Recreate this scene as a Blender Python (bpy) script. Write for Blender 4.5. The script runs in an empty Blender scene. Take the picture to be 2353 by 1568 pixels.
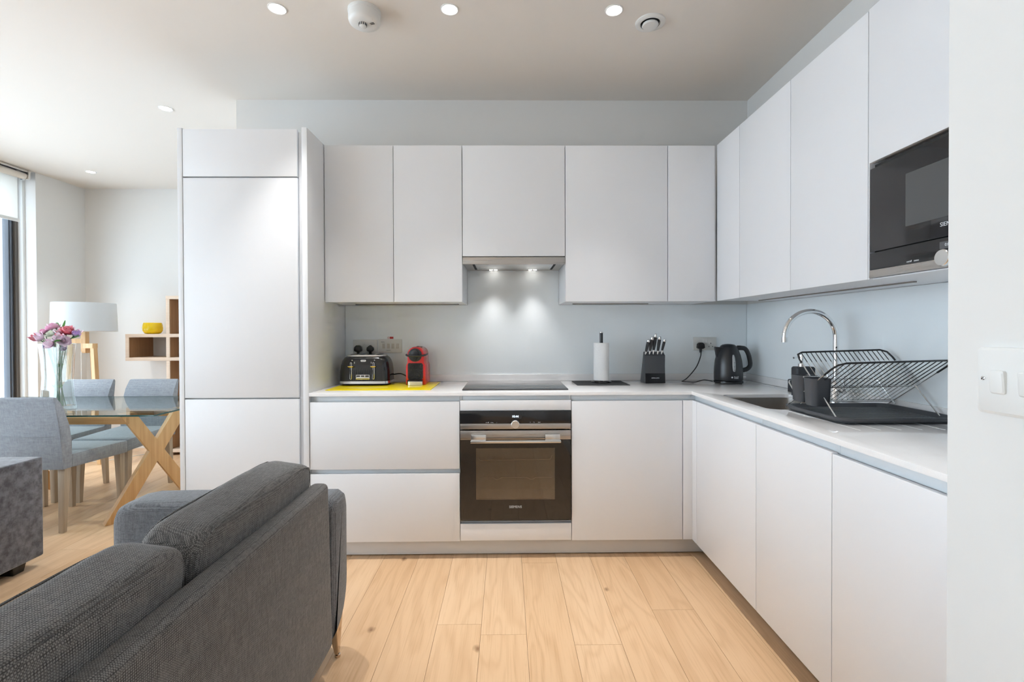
import bpy, bmesh, math, random
from mathutils import Vector, Matrix
random.seed(7)
SC = bpy.context.scene
COL = SC.collection
PI = math.pi

# ------------------------------------------------------------------ camera, sky, exposure
F_PX, YAW, PITCH, ROLL, CY, CAM_H = 1112.31, 0.0115, 0.0090, 0.0036, 770.77, 1.2297
cam_d = bpy.data.cameras.new('camera')
cam = bpy.data.objects.new('camera', cam_d); COL.objects.link(cam)
fw = Vector((math.sin(YAW)*math.cos(PITCH), math.cos(YAW)*math.cos(PITCH), -math.sin(PITCH)))
rt = Vector((math.cos(YAW), -math.sin(YAW), 0)); dn = fw.cross(rt)
r2 = math.cos(ROLL)*rt + math.sin(ROLL)*dn; d2 = -math.sin(ROLL)*rt + math.cos(ROLL)*dn
m = Matrix((r2, -d2, -fw)).transposed().to_4x4(); m.translation = (0, 0, CAM_H)
cam.matrix_world = m
cam_d.sensor_fit = 'HORIZONTAL'; cam_d.sensor_width = 36
cam_d.lens = F_PX*36/2353; cam_d.shift_y = -(784-CY)/2353
cam_d.clip_start = 0.02; cam_d.clip_end = 200
SC.camera = cam

SKY_STRENGTH = 5.0
SPOT_W = 68.0
EXPOSURE = 0.27
w = bpy.data.worlds.new('overcast_sky'); SC.world = w; w.use_nodes = True
bg = w.node_tree.nodes['Background']; bg.inputs['Color'].default_value = (0.76, 0.872, 1.0, 1); bg.inputs['Strength'].default_value = SKY_STRENGTH
SC.view_settings.view_transform = 'Standard'; SC.view_settings.look = 'None'
SC.view_settings.exposure = EXPOSURE; SC.view_settings.gamma = 1; SC.view_settings.use_curve_mapping = False
SC.cycles.use_denoising = True
SC.cycles.max_bounces = 7; SC.cycles.diffuse_bounces = 4; SC.cycles.glossy_bounces = 3
SC.cycles.transmission_bounces = 4; SC.cycles.transparent_max_bounces = 10
SC.cycles.use_adaptive_sampling = True; SC.cycles.adaptive_threshold = 0.13; SC.cycles.adaptive_min_samples = 14
SC.cycles.sample_clamp_indirect = 8; SC.cycles.caustics_reflective = False; SC.cycles.caustics_refractive = False

# room numbers (metres, camera stands at x = y = 0)
YB, YU, YW = 2.599, 2.829, 3.196          # base fronts, wall unit fronts, kitchen back wall
XR, XRB, XRU = 1.599, 1.0016, 1.2327      # right wall, right base fronts, right wall unit fronts
XP = -1.057                               # inner face of the tall end panel
ZT, ZTB, ZDT, ZDB = 0.9005, 0.8828, 0.851, 0.0972
ZUT, ZUB, ZC = 2.3104, 1.4005, 2.7465
YFAR, XWIN, XWC = 5.18, -4.452, -1.759
XN, YN = 0.636, 0.690                     # near wall on the right and its end
YBACK = -2.6

def portal(name, loc, rot, sx, sy):
    l = bpy.data.lights.new(name, 'AREA'); l.shape = 'RECTANGLE'; l.size = sx; l.size_y = sy
    l.cycles.is_portal = True
    o = bpy.data.objects.new(name, l); COL.objects.link(o); o.location = loc; o.rotation_euler = rot
portal('window_portal', (-4.70, 1.173, 1.37), (0, -PI/2, 0), 2.74, 6.95)

# ------------------------------------------------------------------ materials
def new_mat(name):
    mt = bpy.data.materials.new(name); mt.use_nodes = True
    nt = mt.node_tree; b = nt.nodes['Principled BSDF']
    return mt, nt, b
def P(name, col, rough=0.5, metal=0.0, spec=0.5, coat=0.0, emit=None, estr=0.0, bump=None, var=None):
    mt, nt, b = new_mat(name)
    b.inputs['Base Color'].default_value = (*col, 1); b.inputs['Roughness'].default_value = rough
    b.inputs['Metallic'].default_value = metal; b.inputs['Specular IOR Level'].default_value = spec
    if coat: b.inputs['Coat Weight'].default_value = coat; b.inputs['Coat Roughness'].default_value = 0.03
    if emit: b.inputs['Emission Color'].default_value = (*emit, 1); b.inputs['Emission Strength'].default_value = estr
    if bump or var:
        tc = nt.nodes.new('ShaderNodeTexCoord')
        if var:
            n = nt.nodes.new('ShaderNodeTexNoise'); n.inputs['Scale'].default_value = var[0]; n.inputs['Detail'].default_value = 4
            nt.links.new(tc.outputs['Object'], n.inputs['Vector'])
            r = nt.nodes.new('ShaderNodeValToRGB')
            r.color_ramp.elements[0].position = 0.3; r.color_ramp.elements[1].position = 0.7
            r.color_ramp.elements[0].color = (*col, 1); r.color_ramp.elements[1].color = (*var[1], 1)
            nt.links.new(n.outputs['Fac'], r.inputs['Fac']); nt.links.new(r.outputs['Color'], b.inputs['Base Color'])
        if bump:
            n = nt.nodes.new('ShaderNodeTexNoise'); n.inputs['Scale'].default_value = bump[0]; n.inputs['Detail'].default_value = 3
            nt.links.new(tc.outputs['Object'], n.inputs['Vector'])
            bp = nt.nodes.new('ShaderNodeBump'); bp.inputs['Strength'].default_value = bump[1]; bp.inputs['Distance'].default_value = bump[2]
            nt.links.new(n.outputs['Fac'], bp.inputs['Height']); nt.links.new(bp.outputs['Normal'], b.inputs['Normal'])
    return mt
def fabric(name, c1, c2, pitch=0.0045, blotch=None, strength=0.6, dist=0.002, sheen=0.2, slub=.5):
    """woven cloth: a fine over-and-under thread grid, broken up by thicker threads (slubs)"""
    mt, nt, b = new_mat(name)
    N = nt.nodes.new; L = nt.links.new
    def mth(op, a, b2):
        n = N('ShaderNodeMath'); n.operation = op
        for i_, v in enumerate((a, b2)):
            if isinstance(v, (int, float)): n.inputs[i_].default_value = v
            elif v is not None: L(v, n.inputs[i_])
        return n.outputs[0]
    tc = N('ShaderNodeTexCoord'); wn = N('ShaderNodeTexNoise'); wn.inputs['Scale'].default_value = 60; L(tc.outputs['Object'], wn.inputs['Vector'])
    wv = N('ShaderNodeVectorMath'); wv.operation = 'MULTIPLY_ADD'; wv.inputs[1].default_value = (pitch*1.2,)*3; L(wn.outputs['Color'], wv.inputs[0]); L(tc.outputs['Object'], wv.inputs[2])
    sep = N('ShaderNodeSeparateXYZ'); L(wv.outputs[0], sep.inputs[0])
    sn = [mth('SINE', mth('MULTIPLY', sep.outputs[i_], 2*PI/pitch/2), None) for i_ in range(3)]
    wv_ = mth('ADD', mth('ADD', mth('MULTIPLY', sn[0], sn[1]), mth('MULTIPLY', sn[1], sn[2])), mth('MULTIPLY', sn[2], sn[0]))
    wv_ = mth('MULTIPLY_ADD', wv_, .25); wv_.node.inputs[2].default_value = .5
    outs = []
    for sc in ((1.0, .12, 1.0), (.12, 1.0, .5), (1.0, .5, .12)):
        mp = N('ShaderNodeMapping'); mp.inputs['Scale'].default_value = tuple(q*.55/pitch for q in sc); L(tc.outputs['Object'], mp.inputs['Vector'])
        n = N('ShaderNodeTexNoise'); n.inputs['Scale'].default_value = 1.0; n.inputs['Detail'].default_value = 2; L(mp.outputs['Vector'], n.inputs['Vector']); outs.append(n.outputs['Fac'])
    sl = mth('MULTIPLY', mth('ADD', mth('ADD', outs[0], outs[1]), outs[2]), .3333)
    h = mth('ADD', mth('MULTIPLY', wv_, 1-slub), mth('MULTIPLY', sl, slub))
    r = N('ShaderNodeValToRGB'); r.color_ramp.elements[0].position = .36; r.color_ramp.elements[1].position = .64
    r.color_ramp.elements[0].color = (*c1, 1); r.color_ramp.elements[1].color = (*c2, 1)
    L(h, r.inputs['Fac']); colr = r.outputs['Color']
    if blotch:
        n = N('ShaderNodeTexNoise'); n.inputs['Scale'].default_value = blotch[0]; n.inputs['Detail'].default_value = 6; n.inputs['Roughness'].default_value = .7
        L(tc.outputs['Object'], n.inputs['Vector'])
        r3 = N('ShaderNodeValToRGB'); r3.color_ramp.elements[0].position = .38; r3.color_ramp.elements[1].position = .62
        r3.color_ramp.elements[0].color = (blotch[1],)*3+(1,); r3.color_ramp.elements[1].color = (blotch[2],)*3+(1,)
        L(n.outputs['Fac'], r3.inputs['Fac'])
        ml = N('ShaderNodeMixRGB'); ml.blend_type = 'MULTIPLY'; ml.inputs['Fac'].default_value = 1
        L(colr, ml.inputs['Color1']); L(r3.outputs['Color'], ml.inputs['Color2']); colr = ml.outputs['Color']
    L(colr, b.inputs['Base Color'])
    bp = N('ShaderNodeBump'); bp.inputs['Strength'].default_value = strength; bp.inputs['Distance'].default_value = dist
    L(h, bp.inputs['Height']); L(bp.outputs['Normal'], b.inputs['Normal'])
    b.inputs['Roughness'].default_value = 0.9; b.inputs['Specular IOR Level'].default_value = 0.2
    b.inputs['Sheen Weight'].default_value = sheen
    return mt
def wood(name, c1, c2, axis='Z', fine=60.0, rough=0.5):
    mt, nt, b = new_mat(name)
    N = nt.nodes.new; L = nt.links.new
    tc = N('ShaderNodeTexCoord'); mp = N('ShaderNodeMapping')
    s = {'X': (2.5, fine, fine), 'Y': (fine, 2.5, fine), 'Z': (fine, fine, 2.5)}[axis]
    mp.inputs['Scale'].default_value = s; L(tc.outputs['Object'], mp.inputs['Vector'])
    n = N('ShaderNodeTexNoise'); n.inputs['Scale'].default_value = 1; n.inputs['Detail'].default_value = 4; L(mp.outputs['Vector'], n.inputs['Vector'])
    r = N('ShaderNodeValToRGB'); r.color_ramp.elements[0].position = .3; r.color_ramp.elements[1].position = .7
    r.color_ramp.elements[0].color = (*c1, 1); r.color_ramp.elements[1].color = (*c2, 1)
    L(n.outputs['Fac'], r.inputs['Fac']); L(r.outputs['Color'], b.inputs['Base Color'])
    b.inputs['Roughness'].default_value = rough
    return mt
def floor_wood():
    """pale oiled oak; colour changes from plank to plank by the object's own random number"""
    mt, nt, b = new_mat('oak_floor')
    N = nt.nodes.new; L = nt.links.new
    geo = N('ShaderNodeNewGeometry'); oi = N('ShaderNodeObjectInfo')
    off = N('ShaderNodeVectorMath'); off.operation = 'SCALE'; off.inputs[0].default_value = (3.7, 11.3, 5.1); L(oi.outputs['Random'], off.inputs['Scale'])
    ad = N('ShaderNodeVectorMath'); ad.operation = 'ADD'; L(geo.outputs['Position'], ad.inputs[0]); L(off.outputs[0], ad.inputs[1])
    def noise(sc, det=4, rough=.55, dist=0.0):
        mp = N('ShaderNodeMapping'); mp.inputs['Scale'].default_value = sc; L(ad.outputs[0], mp.inputs['Vector'])
        n = N('ShaderNodeTexNoise'); n.inputs['Scale'].default_value = 1; n.inputs['Detail'].default_value = det; n.inputs['Roughness'].default_value = rough
        n.inputs['Distortion'].default_value = dist
        L(mp.outputs['Vector'], n.inputs['Vector']); return n
    # cathedral grain: bands of a slow distorted field
    slow = noise((6.0, 0.8, 6.0), 2, .5, .6)
    fr = N('ShaderNodeMath'); fr.operation = 'MULTIPLY'; fr.inputs[1].default_value = 26.0; L(slow.outputs['Fac'], fr.inputs[0])
    sn = N('ShaderNodeMath'); sn.operation = 'SINE'; L(fr.outputs[0], sn.inputs[0])
    ab = N('ShaderNodeMath'); ab.operation = 'POWER'; ab.inputs[1].default_value = 6.0
    aa = N('ShaderNodeMath'); aa.operation = 'ABSOLUTE'; L(sn.outputs[0], aa.inputs[0]); L(aa.outputs[0], ab.inputs[0])
    fine = noise((160, 5, 160), 3)
    plank = N('ShaderNodeValToRGB'); L(oi.outputs['Random'], plank.inputs['Fac'])
    plank.color_ramp.elements[0].color = (0.72, 0.48, 0.285, 1); plank.color_ramp.elements[1].color = (0.67, 0.43, 0.245, 1)
    e = plank.color_ramp.elements.new(0.5); e.color = (0.76, 0.525, 0.325, 1)
    def mul(colsock, fac, dark):
        mx = N('ShaderNodeMixRGB'); mx.blend_type = 'MULTIPLY'; mx.inputs['Color2'].default_value = (*dark, 1)
        L(fac, mx.inputs['Fac']); L(colsock, mx.inputs['Color1']); return mx.outputs['Color']
    s1 = N('ShaderNodeMath'); s1.operation = 'MULTIPLY'; s1.inputs[1].default_value = .42; L(ab.outputs[0], s1.inputs[0])
    c = mul(plank.outputs['Color'], s1.outputs[0], (0.80, 0.73, 0.66))
    rf = N('ShaderNodeMapRange'); rf.inputs['From Min'].default_value = .5; rf.inputs['From Max'].default_value = .8; L(fine.outputs['Fac'], rf.inputs['Value'])
    c = mul(c, rf.outputs[0], (0.86, 0.81, 0.76))
    # sparse knots with a soft grey halo
    mp = N('ShaderNodeMapping'); mp.inputs['Scale'].default_value = (4.0, 2.6, 1.0); L(ad.outputs[0], mp.inputs['Vector'])
    vo = N('ShaderNodeTexVoronoi'); vo.inputs['Scale'].default_value = 1.0; vo.voronoi_dimensions = '2D'; L(mp.outputs['Vector'], vo.inputs['Vector'])
    sp_ = N('ShaderNodeSeparateColor'); L(vo.outputs['Color'], sp_.inputs['Color'])
    wob = noise((30, 12, 30), 3)
    wa = N('ShaderNodeMath'); wa.operation = 'MULTIPLY_ADD'; wa.inputs[1].default_value = .10; L(wob.outputs['Fac'], wa.inputs[0]); L(vo.outputs['Distance'], wa.inputs[2])
    k0 = N('ShaderNodeMapRange'); k0.inputs['From Min'].default_value = .12; k0.inputs['From Max'].default_value = .06; L(wa.outputs[0], k0.inputs['Value'])
    th = N('ShaderNodeMath'); th.operation = 'LESS_THAN'; th.inputs[1].default_value = .22; L(sp_.outputs[0], th.inputs[0])
    k1 = N('ShaderNodeMath'); k1.operation = 'MULTIPLY'; L(k0.outputs[0], k1.inputs[0]); L(th.outputs[0], k1.inputs[1])
    smu = noise((9, 2.2, 9), 4, .6); sm2 = N('ShaderNodeMapRange'); sm2.inputs['From Min'].default_value = .66; sm2.inputs['From Max'].default_value = .80; sm2.inputs['To Max'].default_value = .6; L(smu.outputs['Fac'], sm2.inputs['Value'])
    c = mul(c, sm2.outputs[0], (0.70, 0.66, 0.64))
    c = mul(c, k1.outputs[0], (0.45, 0.38, 0.33))
    L(c, b.inputs['Base Color'])
    b.inputs['Roughness'].default_value = 0.38; b.inputs['Specular IOR Level'].default_value = 0.35
    bp = N('ShaderNodeBump'); bp.inputs['Strength'].default_value = .12; bp.inputs['Distance'].default_value = .001
    L(fine.outputs['Fac'], bp.inputs['Height']); L(bp.outputs['Normal'], b.inputs['Normal'])
    return mt
def thin_glass(name, tint=(1, 1, 1), ior=1.5, rough=0.0, extra=0.0, dirt=None):
    mt, nt, b = new_mat(name); nt.nodes.remove(b)
    N = nt.nodes.new; L = nt.links.new
    t = N('ShaderNodeBsdfTransparent'); t.inputs['Color'].default_value = (*tint, 1)
    g = N('ShaderNodeBsdfGlossy'); g.inputs['Roughness'].default_value = rough
    ge = N('ShaderNodeNewGeometry'); dt = N('ShaderNodeVectorMath'); dt.operation = 'DOT_PRODUCT'; L(ge.outputs['Normal'], dt.inputs[0]); L(ge.outputs['Incoming'], dt.inputs[1])
    ab = N('ShaderNodeMath'); ab.operation = 'ABSOLUTE'; L(dt.outputs['Value'], ab.inputs[0])
    iv = N('ShaderNodeMath'); iv.operation = 'SUBTRACT'; iv.inputs[0].default_value = 1; L(ab.outputs[0], iv.inputs[1])
    pw = N('ShaderNodeMath'); pw.operation = 'POWER'; pw.inputs[1].default_value = 5; L(iv.outputs[0], pw.inputs[0])
    f0 = ((ior-1)/(ior+1))**2 + extra          # Schlick, the same from both sides of the sheet
    ad = N('ShaderNodeMath'); ad.operation = 'MULTIPLY_ADD'; ad.inputs[1].default_value = 1-f0; ad.inputs[2].default_value = f0; ad.use_clamp = True; L(pw.outputs[0], ad.inputs[0])
    mx = N('ShaderNodeMixShader'); L(ad.outputs[0], mx.inputs['Fac']); L(t.outputs[0], mx.inputs[1]); L(g.outputs[0], mx.inputs[2])
    L(mx.outputs[0], nt.nodes['Material Output'].inputs['Surface'])
    return mt
def translucent(name, col, fac=0.5):
    mt, nt, b = new_mat(name); nt.nodes.remove(b)
    N = nt.nodes.new; L = nt.links.new
    d = N('ShaderNodeBsdfDiffuse'); d.inputs['Color'].default_value = (*col, 1)
    t = N('ShaderNodeBsdfTranslucent'); t.inputs['Color'].default_value = (*col, 1)
    mx = N('ShaderNodeMixShader'); mx.inputs['Fac'].default_value = fac; L(d.outputs[0], mx.inputs[1]); L(t.outputs[0], mx.inputs[2])
    L(mx.outputs[0], nt.nodes['Material Output'].inputs['Surface'])
    return mt
def brushed(name, col, rough=0.28, axis='X'):
    mt, nt, b = new_mat(name)
    N = nt.nodes.new; L = nt.links.new
    b.inputs['Base Color'].default_value = (*col, 1); b.inputs['Metallic'].default_value = 1
    tc = N('ShaderNodeTexCoord'); mp = N('ShaderNodeMapping')
    mp.inputs['Scale'].default_value = {'X': (4, 300, 300), 'Y': (300, 4, 300), 'Z': (300, 300, 4)}[axis]
    L(tc.outputs['Object'], mp.inputs['Vector'])
    n = N('ShaderNodeTexNoise'); n.inputs['Scale'].default_value = 1; n.inputs['Detail'].default_value = 2; L(mp.outputs['Vector'], n.inputs['Vector'])
    mr = N('ShaderNodeMapRange'); mr.inputs['To Min'].default_value = rough-.06; mr.inputs['To Max'].default_value = rough+.10; L(n.outputs['Fac'], mr.inputs['Value'])
    L(mr.outputs[0], b.inputs['Roughness'])
    return mt

MAT = dict(
    wall=P('white_wall_paint', (0.745, 0.735, 0.715), 0.85, bump=(90, .05, .002)),
    ceiling=P('white_ceiling_paint', (0.785, 0.735, 0.68), 0.9, bump=(90, .04, .002)),
    trim=P('white_gloss_paint', (0.82, 0.82, 0.81), 0.35),
    cab=P('white_cabinet_lacquer', (0.80, 0.812, 0.838), 0.36, spec=.5, bump=(400, .03, .0004)),
    carcass=P('white_carcass_board', (0.74, 0.74, 0.735), 0.5),
    rail=P('pale_finger_rail', (0.78, 0.82, 0.85), 0.35),
    worktop=P('pale_quartz_worktop', (0.88, 0.87, 0.87), 0.04, var=(300, (0.855, 0.845, 0.845))),
    splash=P('pale_blue_back_painted_glass', (0.86, 0.905, 0.925), 0.015, spec=.5),
    plinth=P('white_plinth_board', (0.68, 0.68, 0.68), 0.35),
    dark_gap=P('dark_gap', (0.02, 0.02, 0.022), 0.8),
    floor=floor_wood(),
    subfloor=P('floor_joint', (0.16, 0.11, 0.07), 0.9),
    steel=brushed('brushed_steel', (0.52, 0.49, 0.46)),
    steel_y=brushed('brushed_steel_along', (0.54, 0.51, 0.48), axis='Y'),
    chrome=P('chrome', (0.82, 0.83, 0.84), 0.04, metal=1),
    satin=P('satin_metal', (0.75, 0.75, 0.74), 0.22, metal=1),
    black_glass=P('black_oven_glass', (0.012, 0.010, 0.009), 0.04, spec=.55, coat=.25),
    smoke_glass=P('dark_grey_microwave_glass', (0.022, 0.021, 0.023), 0.08, spec=.55),
    hob_glass=P('black_hob_glass', (0.020, 0.019, 0.021), 0.02, spec=.7),
    black=P('black_plastic', (0.014, 0.014, 0.015), 0.35),
    black_gloss=P('black_gloss_plastic', (0.012, 0.012, 0.014), 0.12, spec=.6),
    black_satin=P('black_satin_plastic', (0.018, 0.019, 0.022), 0.28, spec=.55),
    charcoal=P('charcoal_plastic', (0.056, 0.059, 0.067), 0.38),
    rib_grey=P('grey_tray_rib', (0.10, 0.105, 0.115), 0.35),
    white_plastic=P('white_plastic', (0.76, 0.76, 0.745), 0.3),
    cream_plastic=P('socket_white_plastic', (0.70, 0.70, 0.67), 0.35),
    print_white=P('white_print', (0.75, 0.77, 0.8), 0.5),
    print_dark=P('dark_print', (0.05, 0.05, 0.05), 0.6),
    display=P('lit_clock_digits', (0.6, 0.8, 1.0), 0.5, emit=(0.75, 0.9, 1.0), estr=2.0),
    yellow=P('yellow_glass_mat', (0.84, 0.66, 0.005), 0.22),
    yellow_pot=P('yellow_glaze', (0.83, 0.58, 0.004), 0.12),
    red=P('red_plastic', (0.60, 0.015, 0.016), 0.16, spec=.6),
    red_dark=P('dark_red_label', (0.35, 0.02, 0.02), 0.3),
    paper=P('white_paper_towel', (0.86, 0.86, 0.86), 0.95, bump=(140, .5, .003)),
    cloth_mat=P('charcoal_place_mat', (0.020, 0.020, 0.022), 0.8, bump=(500, .5, .001)),
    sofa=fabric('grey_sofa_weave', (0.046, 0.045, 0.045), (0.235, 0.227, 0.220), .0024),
    sofa_lt=fabric('grey_sofa_weave_arm', (0.060, 0.064, 0.070), (0.235, 0.243, 0.262), .0024),
    velvet=fabric('grey_velvet', (0.14, 0.14, 0.155), (0.20, 0.20, 0.225), .003, (26, .40, 1.05), .2, .001, .5),
    chair=fabric('blue_grey_felt', (0.225, 0.24, 0.265), (0.37, 0.395, 0.43), .0030, None, .2, .001, .3, .8),
    tag=P('white_fabric_tag', (0.8, 0.8, 0.8), .8),
    oak=wood('table_oak', (0.55, 0.31, 0.12), (0.68, 0.42, 0.19), 'Z'),
    oak_x=wood('table_oak_beam', (0.45, 0.24, 0.09), (0.58, 0.34, 0.14), 'X'),
    oak_leg=wood('limed_oak_leg', (0.40, 0.31, 0.22), (0.52, 0.42, 0.31), 'Z'),
    oak_shelf=wood('oak_shelf_edge', (0.66, 0.50, 0.37), (0.74, 0.58, 0.44), 'X', 80),
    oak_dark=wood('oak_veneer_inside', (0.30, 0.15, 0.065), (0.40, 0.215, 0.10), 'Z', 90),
    oak_lamp=wood('lamp_oak', (0.58, 0.34, 0.15), (0.68, 0.44, 0.22), 'Z'),
    shade=translucent('white_linen_shade', (0.82, 0.845, 0.86), .25),
    blind=translucent('white_blind_cloth', (0.86, 0.85, 0.82), .55),
    blind_roll=P('cream_blind_roll', (0.75, 0.69, 0.62), .7),
    frame_dark=P('anthracite_window_frame', (0.075, 0.085, 0.105), .35),
    frame_brown=P('brown_window_frame', (0.115, 0.10, 0.088), .45),
    window_glass=thin_glass('window_glass', (.97, .99, .99)),
    table_glass=thin_glass('table_glass', (.90, .96, .945), 1.5, 0.0, .05),
    glass_edge=P('green_glass_edge', (0.012, 0.06, 0.055), .1, spec=.7),
    vase_glass=thin_glass('vase_glass', (.96, .98, .975), 1.5, 0.0, .10),
    oven_window=thin_glass('oven_window_glass', (.62, .53, .42), 1.5, .03, .12),
    oven_cavity=P('oven_cavity_enamel', (0.30, 0.26, 0.21), .5),
    lens=P('lit_lamp_lens', (1, 1, 1), .5, emit=(1.0, 0.93, 0.82), estr=28),
    stem=P('green_stem', (0.06, 0.19, 0.07), .5), leaf=P('green_leaf', (0.09, 0.33, 0.06), .45),
    pink=P('pink_petal', (0.85, 0.38, 0.58), .6, var=(40, (0.90, 0.68, 0.79))),
    coral=P('coral_petal', (0.78, 0.16, 0.22), .6, var=(60, (0.85, 0.36, 0.42))),
    pale=P('pale_petal', (0.85, 0.80, 0.84), .6, var=(50, (0.82, 0.55, 0.70))),
    lime=P('lime_white_petal', (0.80, 0.86, 0.66), .6, var=(45, (0.86, 0.88, 0.84))),
    lilac=P('lilac_petal', (0.52, 0.36, 0.64), .6),
    black_foot=P('black_lacquer_foot', (0.012, 0.011, 0.011), .2),
    bronze=P('polished_metal_leg', (0.62, 0.52, 0.42), .12, metal=1),
    mesh_dark=P('black_grille', (0.015, 0.015, 0.016), .3),
    water=P('kettle_gauge', (0.42, 0.43, 0.44), .2),
    sponge_grey=P('dark_grey_holder', (0.035, 0.036, 0.042), .5),
    led=P('light_strip_cover', (0.22, 0.20, 0.18), .5),
)

# ------------------------------------------------------------------ mesh helpers
def B(): return bmesh.new()
def comb(*bms):
    out = bmesh.new()
    for b in bms:
        me = bpy.data.meshes.new('t'); b.to_mesh(me); out.from_mesh(me); bpy.data.meshes.remove(me); b.free()
    return out
def xf(bm, mat):
    bmesh.ops.transform(bm, matrix=mat, verts=bm.verts); return bm
def rot(bm, ang, axis, c=(0, 0, 0)):
    return xf(bm, Matrix.Translation(c) @ Matrix.Rotation(ang, 4, axis) @ Matrix.Translation(-Vector(c)))
def bev(bm, off, seg=2, edges=None):
    bmesh.ops.bevel(bm, geom=edges if edges is not None else bm.edges[:], offset=off, segments=seg, profile=.6, affect='EDGES', clamp_overlap=True)
    return bm
def hexa(p, b=0, seg=2):
    """8 points: bottom loop then top loop"""
    bm = bmesh.new(); v = [bm.verts.new(q) for q in p]
    for f in ((3, 2, 1, 0), (4, 5, 6, 7), (0, 1, 5, 4), (1, 2, 6, 5), (2, 3, 7, 6), (3, 0, 4, 7)): bm.faces.new([v[i] for i in f])
    bmesh.ops.recalc_face_normals(bm, faces=bm.faces)
    if b: bev(bm, b, seg)
    return bm
def box(x0, x1, y0, y1, z0, z1, b=0, seg=2):
    return hexa([(x0, y0, z0), (x1, y0, z0), (x1, y1, z0), (x0, y1, z0), (x0, y0, z1), (x1, y0, z1), (x1, y1, z1), (x0, y1, z1)], b, seg)
def beam(p, q, wx, wy=None, up=(0, 0, 1), w2=None, b=0):
    """rectangular bar from p to q; wx across, wy the other way; w2 scales the far end"""
    wy = wy or wx; p = Vector(p); q = Vector(q); d = (q-p).normalized()
    a = d.cross(Vector(up)); a = a.normalized() if a.length > 1e-5 else Vector((1, 0, 0)); c = a.cross(d)
    s = w2 or 1.0; pts = []
    for o, k in ((p, 1.0), (q, s)):
        for i, j in ((-1, -1), (1, -1), (1, 1), (-1, 1)): pts.append(o + a*(wx/2*k*i) + c*(wy/2*k*j))
    return hexa(pts, b)
def prism(poly, axis, a0, a1, b=0, seg=2):
    """poly: list of 2-d points; axis: the direction it is drawn out along"""
    def pt(u, v, a): return {'X': (a, u, v), 'Y': (u, a, v), 'Z': (u, v, a)}[axis]
    bm = bmesh.new(); lo = [bm.verts.new(pt(u, v, a0)) for u, v in poly]; hi = [bm.verts.new(pt(u, v, a1)) for u, v in poly]
    n = len(poly)
    bm.faces.new(lo); bm.faces.new(hi)
    for i in range(n): bm.faces.new((lo[i], lo[(i+1) % n], hi[(i+1) % n], hi[i]))
    bmesh.ops.recalc_face_normals(bm, faces=bm.faces)
    if b: bev(bm, b, seg, [e for e in bm.edges if len(e.link_faces) == 2 and e.calc_face_angle() > .5])
    return bm
def rrect(hx, hy, r, n=5, cx=0, cy=0):
    r = min(r, hx*.999, hy*.999); pts = []
    for sx, sy, a0 in ((1, 1, 0), (-1, 1, PI/2), (-1, -1, PI), (1, -1, 1.5*PI)):
        for i in range(n+1):
            a = a0 + PI/2*i/n; pts.append((cx + sx*(hx-r) + r*math.cos(a), cy + sy*(hy-r) + r*math.sin(a)))
    return pts
def skin(rings, cap0=True, cap1=True, closed=False):
    bm = bmesh.new(); vs = [[bm.verts.new(p) for p in rg] for rg in rings]; n = len(vs[0])
    for a, b in zip(vs, vs[1:] + ([vs[0]] if closed else [])):
        for i in range(n): bm.faces.new((a[i], a[(i+1) % n], b[(i+1) % n], b[i]))
    if not closed:
        if cap0: bm.faces.new(vs[0])
        if cap1: bm.faces.new(vs[-1])
    bmesh.ops.recalc_face_normals(bm, faces=bm.faces)
    return bm
def loft(levels, n=5, cap0=True, cap1=True):
    """levels: (z, hx, hy, r, cx, cy) stacked rounded rectangles"""
    return skin([[(u, v, L[0]) for u, v in rrect(L[1], L[2], L[3], n, L[4] if len(L) > 4 else 0, L[5] if len(L) > 5 else 0)] for L in levels], cap0, cap1)
def lathe(prof, c=(0, 0, 0), seg=32, cap0=True, cap1=True):
    return skin([[(c[0]+r*math.cos(2*PI*i/seg), c[1]+r*math.sin(2*PI*i/seg), c[2]+z) for i in range(seg)] for r, z in prof], cap0, cap1)
def tube(pts, r, seg=8, closed=False, rs=None, flat=None):
    pts = [Vector(p) for p in pts]; n = len(pts); rings = []; ref = None
    for i, p in enumerate(pts):
        if closed: d = pts[(i+1) % n] - pts[i-1]
        else: d = pts[min(i+1, n-1)] - pts[max(i-1, 0)]
        d.normalize()
        if ref is None: ref = d.cross(Vector((0, 0, 1))); ref = ref if ref.length > .05 else d.cross(Vector((1, 0, 0)))
        ref = (ref - d*ref.dot(d)).normalized(); o = d.cross(ref)
        k = rs[i] if rs else r; f = flat or 1
        rings.append([p + ref*(k*math.cos(2*PI*j/seg)) + o*(k*f*math.sin(2*PI*j/seg)) for j in range(seg)])
    return skin(rings, closed=closed)
def smooth_path(pts, sub=6):
    """Catmull-Rom through the points"""
    P_ = [Vector(p) for p in pts]; out = []
    for i in range(len(P_)-1):
        p0, p1, p2, p3 = P_[max(i-1, 0)], P_[i], P_[i+1], P_[min(i+2, len(P_)-1)]
        for k in range(sub):
            t = k/sub; out.append(.5*((2*p1)+(p2-p0)*t+(2*p0-5*p1+4*p2-p3)*t*t+(3*p1-p0-3*p2+p3)*t**3))
    out.append(P_[-1]); return out
def pillow(hx, hy, hz, k=6.0, cuts=11, bulge=0.0, axis=0):
    bm = bmesh.new(); bmesh.ops.create_cube(bm, size=2)
    bmesh.ops.subdivide_edges(bm, edges=bm.edges[:], cuts=cuts, use_grid_fill=True)
    for v in bm.verts:
        u = v.co; s = (abs(u.x)**k + abs(u.y)**k + abs(u.z)**k)**(-1/k); q = u*s
        o = [q.x, q.y, q.z]; a, c = [i for i in range(3) if i != axis]
        o[axis] *= 1 + bulge*(1-o[a]**2)*(1-o[c]**2)
        v.co = (o[0]*hx, o[1]*hy, o[2]*hz)
    return bm
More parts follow.
